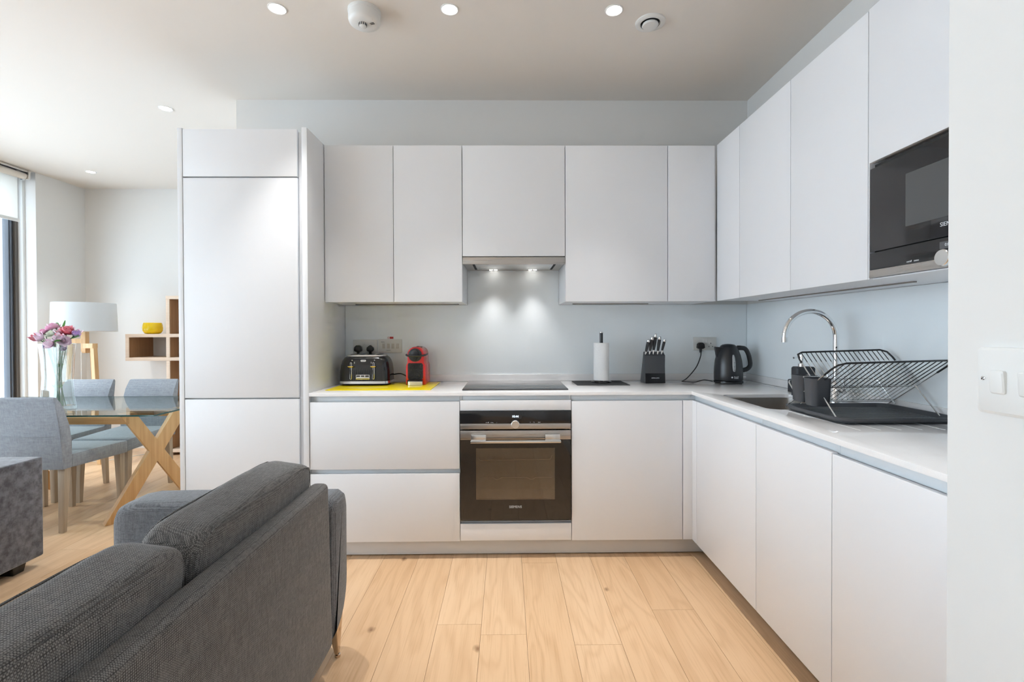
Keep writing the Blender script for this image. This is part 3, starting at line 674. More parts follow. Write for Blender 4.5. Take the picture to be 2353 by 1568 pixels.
obj('rocker', box(1.296, 1.310, WALLY-.0105, WALLY-.008, 1.148, 1.172, .001), 'white_plastic', t); obj('rocker', box(1.312, 1.326, WALLY-.0105, WALLY-.008, 1.148, 1.172, .001), 'white_plastic', t)
obj('pin_hole', comb(box(1.3475, 1.3515, WALLY-.0084, WALLY-.0075, 1.138, 1.147), box(1.3335, 1.3405, WALLY-.0084, WALLY-.0075, 1.1195, 1.1235), box(1.3575, 1.3645, WALLY-.0084, WALLY-.0075, 1.1195, 1.1235)), 'dark_gap', t)
# light switch on the near wall
t = thing('light_switch', 'large white light switch with screw on the near wall', 'switch', (XN, .567, 1.12))
def sw(y0, y1, z0, z1, d0, d1, b_=0): return box(XN-d1, XN-d0, y0, y1, z0, z1, b_, 3)
obj('plate', xf(loft([(0, .075, .043, .006), (.006, .075, .043, .006), (.0095, .071, .039, .006)], 5), Matrix.Translation((XN, .5645, 1.163)) @ R_LEFT), 'white_plastic', t)
for y in (.6085, .5735, .5385): obj('rocker', xf(rot(loft([(.0, .0095, .0150, .003), (.0125, .0095, .0150, .003), (.0140, .0080, .0135, .003)], 4), .08, 'X'), Matrix.Translation((XN, y, 1.163)) @ R_LEFT), 'white_plastic', t)
sc_ = obj('screw', xf(lathe([(.0026, 0), (.0026, .0102), (.0015, .0106)], (0, 0, 0), 14), Matrix.Translation((XN, .6285, 1.1655)) @ R_LEFT), 'satin', t)
obj('screw_slot', xf(rot(box(-.0024, .0024, -.0004, .0004, .0102, .0108), .7, 'Z'), Matrix.Translation((XN, .6285, 1.1655)) @ R_LEFT), 'print_dark', sc_)

# ------------------------------------------------------------------ things on the worktop, back run
Z0 = ZT + .0002
MZ = Z0 + .004
tag(obj('counter_mat', box(-1.010, -.424, 2.702, 3.105, Z0, MZ, .001), 'yellow'), 'bright yellow glass mat under toaster and coffee machine', 'mat')
# toaster
TX, TY = -.858, 2.995
t = thing('toaster', 'black four-slice toaster with chrome base band and yellow levers', 'toaster', (TX, TY, MZ))
obj('feet', loft([(MZ, .135, .078, .05, TX, TY), (MZ+.012, .146, .090, .05, TX, TY)]), 'black', t)
obj('base_band', loft([(MZ+.012, .1545, .0985, .045, TX, TY), (MZ+.0265, .1525, .0965, .045, TX, TY)], 8), 'satin', t)
body = obj('body', loft([(MZ+.0265, .151, .095, .045, TX, TY), (MZ+.08, .149, .093, .045, TX, TY), (MZ+.12, .145, .089, .045, TX, TY), (MZ+.148, .138, .083, .045, TX, TY), (MZ+.166, .127, .075, .042, TX, TY), (MZ+.174, .116, .066, .04, TX, TY)], 8), 'black_gloss', t)
top = obj('top_plate', loft([(MZ+.174, .117, .067, .04, TX, TY), (MZ+.181, .115, .065, .04, TX, TY), (MZ+.184, .105, .058, .035, TX, TY)], 8), 'satin', t)
for dx in (-.078, -.026, .026, .078): obj('bread_slot', loft([(MZ+.180, .013, .050, .008, TX+dx, TY), (MZ+.1855, .013, .050, .008, TX+dx, TY)], 3), 'dark_gap', top)
FY = TY - .093
for i in range(13): 
    x = TX-.075+.0125*i
    obj('rib', tube([(x, FY-.0005, MZ+.030), (x, FY+.0015, MZ+.075), (x, FY+.004, MZ+.108)], .004, 6, rs=[.0042, .0042, .001]), 'black_gloss', body)
for sx in (-.072, .062):
    x = TX+sx
    fr = obj('lever_track', tube([(x-.0045, FY-.0045, MZ+.042), (x, FY-.0045, MZ+.0385), (x+.0045, FY-.0045, MZ+.042), (x+.0045, FY+.0015, MZ+.136), (x, FY+.0017, MZ+.1395), (x-.0045, FY+.0015, MZ+.136)], .0022, 6, True), 'chrome', t)
    obj('lever', loft([(MZ+.1105, .008, .004, .003, x, FY-.009), (MZ+.114, .014, .008, .004, x, FY-.009), (MZ+.117, .016, .010, .004, x, FY-.009)], 4), 'yellow_pot', t)
    obj('lever_cap', loft([(MZ+.117, .016, .010, .004, x, FY-.009), (MZ+.1185, .015, .009, .004, x, FY-.009)], 4), 'chrome', t)
    obj('indicator', xf(lathe([(.0032, 0), (.0032, .004), (.0015, .005)], (0, 0, 0), 12), Matrix.Translation((x+.005, FY+.010, MZ+.152)) @ R_FRONT), 'satin', t)
text('dial_lettering', '5', .013, (TX-.052, FY+.0035, MZ+.137), R_FRONT, 'print_white', t)
text('dial_lettering', '5', .013, (TX+.048, FY+.0035, MZ+.137), R_FRONT, 'print_white', t)
cpn = obj('control_panel', box(TX-.042, TX+.040, FY-.005, FY+.002, MZ+.037, MZ+.066, .003), 'satin', t)
for i in range(3): obj('button', box(TX-.038+i*.026, TX-.016+i*.026, FY-.0065, FY-.004, MZ+.0535, MZ+.062, .001), 'black', cpn)
obj('slider_slot', box(TX-.033, TX+.036, FY-.0055, FY-.0045, MZ+.043, MZ+.0455), 'black', cpn)
bd = obj('badge', xf(loft([(0, .0165, .006, .0055), (.0025, .016, .0055, .005)], 5), Matrix.Translation((TX, FY+.0085, MZ+.149)) @ R_FRONT), 'satin', t)
text('badge_lettering', 'Breville', .0075, (TX, FY+.0055, MZ+.149), R_FRONT, 'print_dark', bd)
# capsule coffee machine
CX, CY0, CY1 = -.550, 2.935, 3.105
t = thing('coffee_machine', 'red capsule coffee machine with black round head beside the toaster', 'coffee machine', (CX, 3.02, MZ))
prof = [(-.0595, 0), (-.0595, .110), (-.057, .122), (-.0515, .132), (-.0500, .145), (-.0500, .185)]
arc = [(-.050*math.cos(a), .185+.046*math.sin(a)) for a in [PI*i/14 for i in range(1, 14)]]
outline = [(CX+u, MZ+v) for u, v in prof + arc + [(-u, v) for u, v in prof[::-1]]]
obj('body', prism(outline, 'Y', CY0, CY1, .004, 2), 'red', t)
obj('head', xf(lathe([(.0405, 0), (.0405, .006), (.030, .009), (.012, .009)], (0, 0, 0), 36), Matrix.Translation((CX-.003, CY0+.001, MZ+.181)) @ R_FRONT), 'black', t)
obj('spout', xf(comb(hexa([(-.022, -.002, .008), (.022, -.002, .008), (.006, -.034, .008), (-.006, -.034, .008), (-.019, -.004, .016), (.019, -.004, .016), (.005, -.032, .014), (-.005, -.032, .014)]), lathe([(.022, .008), (.020, .016), (.012, .019)], (0, .012, 0), 24)), Matrix.Translation((CX-.003, CY0+.001, MZ+.181)) @ R_FRONT), 'black_satin', t)
obj('lever', comb(tube(smooth_path([(CX+.062, CY0+.055, MZ+.184), (CX+.058, CY0+.01, MZ+.180), (CX+.036, CY0-.016, MZ+.177), (CX-.003, CY0-.024, MZ+.176), (CX-.042, CY0-.016, MZ+.177), (CX-.058, CY0+.01, MZ+.180), (CX-.060, CY0+.03, MZ+.182)]), .0055, 8)), 'black_satin', t)
gp = obj('cup_recess', xf(loft([(0, .0455, .050, .012), (.0025, .0455, .050, .012)], 5), Matrix.Translation((CX-.002, CY0+.001, MZ+.082)) @ R_FRONT), 'black', t)
obj('grille', comb(*[xf(lathe([(.0046, 0), (.002, .0022)], (0, 0, 0), 6), Matrix.Translation((CX-.040+.0095*i+(.00475 if j % 2 else 0), CY0-.0014, MZ+.040+.0088*j)) @ R_FRONT) for i in range(9) for j in range(11)]), 'mesh_dark', gp)['kind'] = 'stuff'
obj('drip_tray', comb(loft([(MZ+.001, .047, .024, .020, CX-.002, CY0-.012), (MZ+.024, .047, .024, .020, CX-.002, CY0-.012)], 6)), 'satin', t)
obj('drip_grid', comb(loft([(MZ+.024, .046, .023, .019, CX-.002, CY0-.012), (MZ+.030, .045, .022, .018, CX-.002, CY0-.012)], 6), *[box(CX-.040+.009*i, CX-.037+.009*i, CY0-.032, CY0, MZ+.030, MZ+.033) for i in range(9)]), 'black', t)
obj('button', comb(lathe([(.009, 0), (.008, .004)], (CX+.004, CY0+.06, MZ+.2295), 16), lathe([(.009, 0), (.008, .004)], (CX+.022, CY0+.06, MZ+.2255), 16)), 'black', t)
obj('top_label', rot(box(CX-.018, CX+.016, CY0-.0006, CY0+.001, MZ+.2245, MZ+.2285), 0, 'Y'), 'red_dark', t)
# paper towel on its mat
tag(obj('place_mat', box(.424, .742, 2.895, 3.150, Z0, Z0+.002), 'cloth_mat'), 'black place mat right of the hob under the paper towel holder', 'mat')
t = thing('paper_towel_holder', 'black upright paper towel holder with round foot on the black mat', 'paper towel holder', (.598, 3.05, Z0+.002))
c = (.598, 3.045, Z0+.002)
obj('foot', lathe([(.062, 0), (.064, .004), (.060, .010), (.010, .012)], c, 40), 'black_gloss', t)
obj('rod', lathe([(.0105, .010), (.0105, .312)], c, 20), 'black_satin', t)
obj('cap', lathe([(.0118, .312), (.0122, .318), (.009, .320)], c, 20), 'satin', t)
tag(obj('paper_towel_roll', skin([[(c[0]+r*math.cos(2*PI*i/40), c[1]+r*math.sin(2*PI*i/40), z) for i in range(40)] for r, z in ((.020, 1.1525), (.0475, 1.1525), (.0480, 1.148), (.0482, 1.02), (.0488, .918), (.020, .918))], False, False, True), 'paper'), 'white paper towel roll on the black holder', 'paper towel')
# knife block and knives
KX0, KX1 = .861, .986
t = thing('knife_block', 'dark grey knife block with glossy lower band', 'knife block', (.925, 3.05, Z0))
obj('body', prism([(2.992, Z0), (3.108, Z0), (3.035, Z0+.196), (2.996, Z0+.172), (2.999, Z0+.11)], 'X', KX0, KX1, .002), 'charcoal', t)
obj('gloss_band', hexa([(KX0+.001, 2.990, Z0+.002), (KX1-.001, 2.990, Z0+.002), (KX1-.001, 2.994, Z0+.002), (KX0+.001, 2.994, Z0+.002), (KX0+.001, 2.9935, Z0+.062), (KX1-.001, 2.9935, Z0+.062), (KX1-.001, 2.998, Z0+.062), (KX0+.001, 2.998, Z0+.062)]), 'black_gloss', t)
text('brand_lettering', 'andrew james', .0088, (.924, 2.9908, Z0+.034), R_FRONT, 'print_white', t)
knives = [((0.8681, 3.01, 1.0844), (0.881, 2.985, 1.1715), 'leftmost'),
          ((0.8925, 3.01, 1.0871), (0.9038, 2.985, 1.1876), 'second from the left'),
          ((0.9155, 3.01, 1.0898), (0.9253, 2.985, 1.205), 'middle and tallest'),
          ((0.9425, 3.01, 1.0871), (0.9495, 2.985, 1.1889), 'second from the right'),
          ((0.9669, 3.01, 1.0871), (0.9803, 2.985, 1.1728), 'rightmost and slimmest')]
for (a, b_, which) in knives:
    p0 = Vector(a); p1 = Vector(b_); d = p1-p0
    t = thing('kitchen_knife', 'black-handled knife with steel cap in the block, '+which+' of five', 'knife', p0, 'knives in the block')
    rr = .0085 if 'slim' in which else .0105
    obj('blade', hexa([p0+Vector((sx*.001, .012+sy*.010, -.075)) for sx, sy in ((-1, -1), (1, -1), (1, 1), (-1, 1))] + [p0+Vector((sx*.0012, .003+sy*.006, .004)) for sx, sy in ((-1, -1), (1, -1), (1, 1), (-1, 1))]), 'chrome', t)
    obj('bolster', tube([p0-d*.05, p0+d*.12, p0+d*.22], .006, 12, rs=[.005, .0065, .0075]), 'satin', t)
    obj('handle', tube([p0+d*.16, p0+d*.3, p0+d*.55, p0+d*.8, p0+d*.93], rr, 12, rs=[rr*.72, rr*.85, rr, rr*1.02, rr*.95]), 'black_satin', t)
    obj('end_cap', tube([p0+d*.86, p0+d*.94, p0+d*1.0, p0+d*1.03], rr, 12, rs=[rr*1.05, rr*1.06, rr*.9, rr*.45]), 'satin', t)
# kettle, its base and cord
KC = (1.382, 3.0, Z0)
t = thing('kettle', 'black jug kettle with side handle and grey water gauge in the corner', 'kettle', KC)
obj('power_base', lathe([(.078, 0), (.086, .003), (.086, .015), (.080, .018)], KC, 48), 'black_gloss', t)
obj('body', lathe([(.083, .019), (.0845, .024), (.0845, .060), (.0825, .100), (.078, .140), (.070, .175), (.060, .203), (.050, .221)], KC, 48), 'black_satin', t)
obj('lid', lathe([(.0505, .221), (.046, .231), (.034, .239), (.015, .243), (.003, .2435)], KC, 48), 'black_satin', t)
sp = [(KC[0]-.050, KC[1]-.022, Z0+.150), (KC[0]-.046, KC[1]-.030, Z0+.218), (KC[0]-.046, KC[1]+.030, Z0+.218), (KC[0]-.050, KC[1]+.022, Z0+.150)]
obj('spout', hexa([(KC[0]-.050, KC[1]-.014, Z0+.160), (KC[0]-.074, KC[1]-.012, Z0+.160), (KC[0]-.074, KC[1]+.012, Z0+.160), (KC[0]-.050, KC[1]+.014, Z0+.160), (KC[0]-.035, KC[1]-.026, Z0+.222), (KC[0]-.084, KC[1]-.014, Z0+.226), (KC[0]-.084, KC[1]+.014, Z0+.226), (KC[0]-.035, KC[1]+.026, Z0+.222)], .002), 'black_satin', t)
obj('handle', tube(smooth_path([(KC[0]+.045, KC[1], Z0+.215), (KC[0]+.075, KC[1], Z0+.218), (KC[0]+.105, KC[1], Z0+.212), (KC[0]+.125, KC[1], Z0+.180), (KC[0]+.136, KC[1], Z0+.135), (KC[0]+.135, KC[1], Z0+.105), (KC[0]+.115, KC[1], Z0+.085), (KC[0]+.077, KC[1], Z0+.077)], 5), .0105, 12, flat=1.35), 'black_satin', t)
obj('lid_button', box(KC[0]+.058, KC[0]+.076, KC[1]-.010, KC[1]+.010, Z0+.226, Z0+.233, .002), 'black', t)
obj('switch_lever', box(KC[0]+.080, KC[0]+.105, KC[1]-.008, KC[1]+.008, Z0+.0345, Z0+.0395, .001), 'satin', t)
def on_body(ang, z, up=0.0):
    r = .0848 - max(0, (z-.06))*.075 - max(0, z-.14)*.17 + up
    return Vector((KC[0]+r*math.sin(ang), KC[1]-r*math.cos(ang), Z0+z))
ga = -.02
gauge = [on_body(ga, z, .001) for z in (.076, .082, .10, .12, .14, .160, .172, .178)]
gg = obj('water_gauge', tube(gauge, .008, 10, rs=[.004, .0075, .0095, .0098, .0092, .0082, .006, .003], flat=.35), 'water', t)
obj('level_mark', comb(*[box(on_body(ga, z)[0]-.002, on_body(ga, z)[0]+.003, on_body(ga, z)[1]-.006, on_body(ga, z)[1]-.0038, Z0+z-.0012, Z0+z+.0012) for z in (.085, .107, .131)]), 'print_dark', gg)
for s_, z in (('Russell', .0445), ('Hobbs', .0365)): text('brand_lettering', s_, .0105, on_body(.05, z, .0006)+Vector((.006, 0, 0)), Matrix.Rotation(.10, 4, 'Z') @ R_FRONT, 'print_white', t)
obj('emblem', xf(lathe([(.0052, 0), (.0045, .001)], (0, 0, 0), 16), Matrix.Translation(on_body(-.17, .0415, .0002)) @ Matrix.Rotation(-.17, 4, 'Z') @ R_FRONT), 'print_white', t)
t = thing('power_plug', 'black plug and lead of the kettle in the socket beside it', 'plug', (1.275, WALLY, 1.10)); plug(t, 1.2755, 1.128)
zc = Z0+.0036
obj('cord', tube(smooth_path([(1.2755, WALLY-.024, 1.095), (1.273, WALLY-.03, 1.06), (1.235, 3.135, .99), (1.165, 3.10, .925), (1.122, 3.07, zc+.002), (1.118, 3.055, zc), (1.145, 3.035, zc), (1.18, 3.02, zc), (1.215, 3.03, zc+.006), (1.255, 3.05, zc+.010), (1.298, 3.03, zc+.003)]), .0034, 8), 'black', t)

# ------------------------------------------------------------------ tap, soap, draining rack
TPX, TPY = 1.490, 2.172
t = thing('kitchen_tap', 'tall chrome swan-neck tap with two lever handles behind the sink', 'tap', (TPX, TPY, Z0))
obj('base', lathe([(.028, 0), (.028, .006), (.024, .012), (.024, .085), (.020, .092), (.0125, .100)], (TPX, TPY, Z0), 28), 'chrome', t)
rad = .117; top = 1.196
pts = [(TPX, TPY, Z0+.095), (TPX, TPY, 1.05), (TPX, TPY, 1.15)] + [(TPX-rad+rad*math.cos(a), TPY, top+rad*math.sin(a)) for a in [PI*i/22 for i in range(0, 23)]]
obj('neck', tube(pts, .0115, 18), 'chrome', t)
obj('aerator', lathe([(.0122, -.022), (.0125, 0)], (TPX-2*rad, TPY, top), 20), 'satin', t)
for sy in (-1, 1):
    obj('handle', comb(tube([(TPX, TPY+sy*.020, Z0+.058), (TPX, TPY+sy*.060, Z0+.058)], .012, 16), tube([(TPX, TPY+sy*.052, Z0+.058), (TPX, TPY+sy*.058, Z0+.125)], .0042, 10)), 'chrome', t)
t = thing('soap_dispenser', 'dark grey square soap dispenser with chrome pump behind the rack', 'soap dispenser', (1.482, 2.40, Z0))
obj('bottle', loft([(Z0, .047, .030, .012, 1.482, 2.40), (Z0+.138, .047, .030, .012, 1.482, 2.40), (Z0+.145, .042, .026, .012, 1.482, 2.40)]), 'sponge_grey', t)
obj('pump', comb(lathe([(.017, .145), (.017, .160), (.009, .162), (.009, .182), (.0135, .184), (.0135, .202)], (1.475, 2.40, Z0), 20), tube([(1.475, 2.40, Z0+.193), (1.425, 2.385, Z0+.190)], .005, 8)), 'chrome', t)
tag(obj('sponge_holder', loft([(Z0, .042, .034, .008, 1.548, 2.545), (Z0+.062, .042, .034, .008, 1.548, 2.545), (Z0+.066, .039, .031, .008, 1.548, 2.545), (Z0+.066, .036, .028, .008, 1.548, 2.545), (Z0+.02, .036, .028, .008, 1.548, 2.545)]), 'sponge_grey'), 'small dark grey sponge box beside the soap dispenser', 'sponge holder')
# drip tray
RX0, RX1 = 1.143, 1.572; RY0, RY1 = 1.640, 1.995; rcx, rcy, rhx, rhy = (RX0+RX1)/2, (RY0+RY1)/2, (RX1-RX0)/2, (RY1-RY0)/2
t = thing('draining_tray', 'charcoal plastic drip tray with ribbed floor under the dish rack', 'tray', (rcx, rcy, Z0))
obj('tray_shell', loft([(Z0+.004, rhx-.022, rhy-.022, .03, rcx, rcy), (Z0+.006, rhx-.012, rhy-.012, .035, rcx, rcy), (Z0+.018, rhx-.001, rhy-.001, .04, rcx, rcy), (Z0+.024, rhx, rhy, .04, rcx, rcy), (Z0+.024, rhx-.006, rhy-.006, .037, rcx, rcy), (Z0+.010, rhx-.022, rhy-.022, .03, rcx, rcy)], 6), 'charcoal', t)
for i in range(17):
    y = RY0+.045+i*(RY1-RY0-.09)/16; obj('rib', box(RX0+.045, RX1-.045, y-.003, y+.003, Z0+.009, Z0+.0135, .001), 'rib_grey', t)
obj('foot', comb(*[lathe([(.010, 0), (.010, .005)], (x, y, Z0), 12) for x in (RX0+.05, RX1-.05) for y in (RY0+.05, RY1-.05)]), 'black', t)
# folding rack
DX0, DX1 = 1.182, 1.560
END = {0: (1.158, 1.574), 1: (1.182, 1.560), 2: (1.182, 1.560)}          # width of each folding frame
t = thing('dish_rack', 'folding wire dish rack with black-tipped wires standing in the tray', 'dish rack', (1.374, 1.84, Z0+.010))
zf = Z0+.0125
PB = [(1.674, 1.112), (1.842, 1.0135), (1.942, .946), (1.988, zf+.003)]          # (y, z): front top, mid crossing, low crossing, back foot
PA = [(1.968, 1.137), (1.842, 1.0135), (1.722, zf+.003)]
PC = [(2.022, 1.020), (1.942, .946), (1.926, zf+.018)]
lift = .010
def at(P_, s, x):
    """point on a bent plane: s runs 0..1 down its first two knots"""
    (y0, z0), (y1, z1) = P_
    return Vector((x, y0+(y1-y0)*s, z0+(z1-z0)*s + lift*(x-DX0)/(DX1-DX0)*max(0, (z0+(z1-z0)*s-.93)/.2)))
def frame_wire(P_, e):
    a, b_ = P_[0], P_[-1]; x0, x1 = END[e]; f_ = (a, b_)
    obj('frame_wire', tube([at(f_, 1, x0), at(f_, .12, x0), at(f_, .035, x0+.006), at(f_, 0, x0+.028), at(f_, 0, x1-.028), at(f_, .035, x1-.006), at(f_, .12, x1), at(f_, 1, x1)], .0026, 8), 'satin', t)
    return f_
fB = frame_wire(PB, 0); fA = frame_wire(PA, 1); fC = frame_wire(PC, 2)
for f_, s1, e in ((fB, .24, 0), (fA, .18, 1)):
    x0, x1 = END[e]
    obj('coating', tube([at(f_, s1, x0), at(f_, .12, x0), at(f_, .035, x0+.006), at(f_, 0, x0+.028), at(f_, 0, x1-.028), at(f_, .035, x1-.006), at(f_, .12, x1), at(f_, s1, x1)], .0036, 8), 'black', t)
nw = 18
for i in range(nw):
    for f_, e, stop, tip in ((fB, 0, .86, .50), (fA, 1, .515, .17), (fC, 2, .80, 0)):
        x = END[e][0] + .024 + (END[e][1]-END[e][0]-.048)*i/(nw-1)
        obj('wire', tube([at(f_, .0, x), at(f_, stop, x)], .0012, 6), 'satin', t)
        if tip: obj('wire_tip', tube([at(f_, .0, x), at(f_, tip, x)], .0016, 6), 'black', t)
for y, z in ((1.842, 1.0135), (1.850, 1.0065), (1.942, .946), (1.935, .9415)): obj('cross_bar', tube([(DX0-.004, y, z), (DX1+.006, y, z+lift*.4*(z > 1))], .0024, 8), 'satin', t)
t = thing('cutlery_holder', 'charcoal twin cutlery cup hooked on the end of the dish rack', 'cutlery holder', (1.18, 1.865, .945))
for y, dz in ((1.8215, 0), (1.9025, .004)):
    hx_, hy_ = .038, .0375; xc = 1.179
    obj('cup', loft([(.943+dz, hx_*.80, hy_*.80, .018, xc, y), (.949+dz, hx_*.90, hy_*.90, .02, xc, y), (1.044+dz, hx_, hy_, .02, xc, y), (1.047+dz, hx_+.001, hy_+.001, .02, xc, y), (1.047+dz, hx_-.002, hy_-.002, .018, xc, y), (.955+dz, hx_*.85, hy_*.85, .018, xc, y)], 6), 'charcoal', t)
obj('hook', box(1.150, 1.210, 1.858, 1.866, 1.043, 1.050, .001), 'satin', t)

# ------------------------------------------------------------------ sofa with its back to the kitchen
t = thing('sofa', 'grey woven two-seat sofa seen from behind in the foreground', 'sofa', (-1.02, 1.07, 0))
SXB = -.625                                        # outer face of the back
def arm(y_in, y_out):
    s = 1 if y_out > y_in else -1
    rings = []
    for x, top_, ins in ((SXB-.003, .590, .030), (SXB-.012, .606, .012), (SXB-.035, .617, .0), (-.90, .617, 0), (-1.20, .617, 0), (-1.34, .615, 0), (-1.385, .607, .002), (-1.412, .592, .008), (-1.427, .570, .018), (-1.432, .545, .032)):
        w_ = abs(y_out-y_in); poly = []
        def arc_(cy_, cz_, r, a0, a1, n): return [(cy_+r*math.cos(a0+(a1-a0)*i/n), cz_+r*math.sin(a0+(a1-a0)*i/n)) for i in range(n+1)]
        z0 = .098+ins; a, b_ = ins, w_-ins
        poly += [(a, z0)] + [(b_-.13+.13*math.sin(q), z0+.16-.16*math.cos(q)) for q in [PI/2*i/8 for i in range(9)]]
        poly += arc_(b_-.042, top_-.042, .042, 0, PI/2, 5) + arc_(a+.035, top_-.035, .035, PI/2, PI, 5)
        rings.append([(x, y_in+s*u, v) for u, v in poly])
    return skin(rings)
obj('arm', arm(1.748, 1.922), 'sofa_lt', t, sharp=.38); obj('arm', arm(.395, .221), 'sofa_lt', t, sharp=.38)
bk = box(SXB-.062, SXB, .398, 1.742, .098, .690)
for v in bk.verts:
    if v.co.z > .5: v.co.x -= .012
bev(bk, .026, 5)
obj('back_panel', bk, 'sofa', t)
obj('seat_base', box(-1.385, SXB-.06, .400, 1.746, .125, .300, .02), 'sofa_lt', t)
for y in (.735, 1.408): obj('seat_cushion', xf(pillow(.30, .330, .072, 7, 9, .25, 2), Matrix.Translation((-1.090, y, .355))), 'sofa_lt', t)
def seam_loop(hx, hy, hz, k, w_):
    f = (1-abs(w_)**k)**(1/k); pts = []
    for i in range(64):
        a = 2*PI*i/64; u, v = math.cos(a), math.sin(a); s = (abs(u)**k+abs(v)**k)**(-1/k)
        pts.append((w_*hx*1.0, u*s*f*hy*1.003, v*s*f*hz*1.003))
    return pts
for y, hy, tilt in ((1.408, .330, .15), (.735, .336, .13)):
    M4 = Matrix.Translation((-.785, y, .588)) @ Matrix.Rotation(tilt, 4, 'Y')
    bmc = pillow(.075, hy, .200, 8.0, 17, .20, 0)
    for v in bmc.verts:                                          # soft dents of a used cushion
        v.co.z += .004*math.sin(v.co.y*13+y*5)*(v.co.z > .1)
    bc = obj('back_cushion', xf(bmc, M4), 'sofa', t)
    for w_ in (.86, -.86): obj('seam', xf(tube(seam_loop(.075, hy, .200, 8.0, w_), .0026, 6, True), M4), 'sofa', bc)
for x, y in ((-.655, 1.825), (-1.36, 1.825), (-.655, .315), (-1.36, .315)):
    sx = 1 if x > -1 else -1
    obj('leg', comb(hexa([(x-.006+sx*.012, y-.006, .004), (x+.006+sx*.012, y-.006, .004), (x+.006+sx*.012, y+.010, .004), (x-.006+sx*.012, y+.010, .004), (x-.020, y-.030, .150), (x+.006+sx*.014, y-.030, .150), (x+.006+sx*.014, y+.045, .170), (x-.020, y+.045, .170)], .002), lathe([(.011, 0), (.011, .010), (.006, .012)], (x+sx*.012, y+.002, 0), 16)), 'bronze', t)

# ------------------------------------------------------------------ velvet armchair at the left edge
t = thing('armchair', 'low boxy grey velvet armchair cut off by the left edge', 'armchair', (-2.95, 2.15, 0))
obj('arm', box(-2.690, -2.457, 1.72, 2.345, .052, .572, .012, 3), 'velvet', t)
obj('arm', box(-3.460, -3.227, 1.72, 2.345, .052, .572, .012, 3), 'velvet', t)
obj('backrest', box(-3.460, -2.457, 2.346, 2.588, .052, .573, .012, 3), 'velvet', t)
obj('seat', box(-3.225, -2.692, 1.74, 2.345, .052, .30, .01), 'velvet', t)
obj('seat_cushion', xf(pillow(.266, .30, .07, 8, 8, .1, 2), Matrix.Translation((-2.9585, 2.04, .37))), 'velvet', t)
for x in (-2.525, -3.39):
    for y in (2.485, 1.79): obj('foot', hexa([(x-.033, y-.028, 0), (x+.033, y-.028, 0), (x+.033, y+.028, 0), (x-.033, y+.028, 0), (x-.042, y-.036, .054), (x+.042, y-.036, .054), (x+.042, y+.036, .054), (x-.042, y+.036, .054)], .002), 'black_foot', t)

# ------------------------------------------------------------------ dining table: glass top on crossed oak legs
GZ = .712
t = thing('dining_table', 'rectangular glass-topped dining table on crossed oak legs', 'table', (-2.91, 3.5, 0))
GX0, GX1, GY0, GY1 = -3.915, -2.205, 3.045, 3.955
gt = obj('glass_top', box(GX0+.002, GX1-.002, GY0+.002, GY1-.002, GZ-.010, GZ), 'table_glass', t)
obj('glass_edge', comb(box(GX0, GX1, GY0, GY0+.0022, GZ-.010, GZ-.0002), box(GX0, GX1, GY1-.0022, GY1, GZ-.010, GZ-.0002), box(GX0, GX0+.0022, GY0+.0022, GY1-.0022, GZ-.010, GZ-.0002), box(GX1-.0022, GX1, GY0+.0022, GY1-.0022, GZ-.010, GZ-.0002)), 'glass_edge', gt)
def hbeam(p, q, wd, dp):
    """flat-footed leg: both ends cut level"""
    p = Vector(p); q = Vector(q); h = Vector((q.x-p.x, q.y-p.y, 0)); n_ = Vector((-h.y, h.x, 0)).normalized(); h = h.normalized()
    r_ = []
    for o in (p, q):
        for i, j in ((-1, -1), (1, -1), (1, 1), (-1, 1)): r_.append(o+h*(wd/2*i)+n_*(dp/2*j))
    return hexa(r_, .002)
for sx in (1, -1):
    mx = lambda x: x if sx == 1 else -6.12-x
    obj('leg', hbeam((mx(-2.545), 3.135, 0), (mx(-2.295), 3.435, GZ-.010), .085, .062), 'oak', t)
    obj('leg', hbeam((mx(-2.235), 3.520, 0), (mx(-2.485), 3.185, GZ-.010), .085, .050), 'oak', t)
    obj('leg', hbeam((mx(-2.545), 3.865, 0), (mx(-2.295), 3.565, GZ-.010), .085, .062), 'oak', t)
obj('beam', box(-3.66, -2.46, 3.165, 3.215, .632, .678, .002), 'oak_x', t)
obj('beam', box(-3.80, -2.32, 3.475, 3.525, .632, .678, .002), 'oak_x', t)

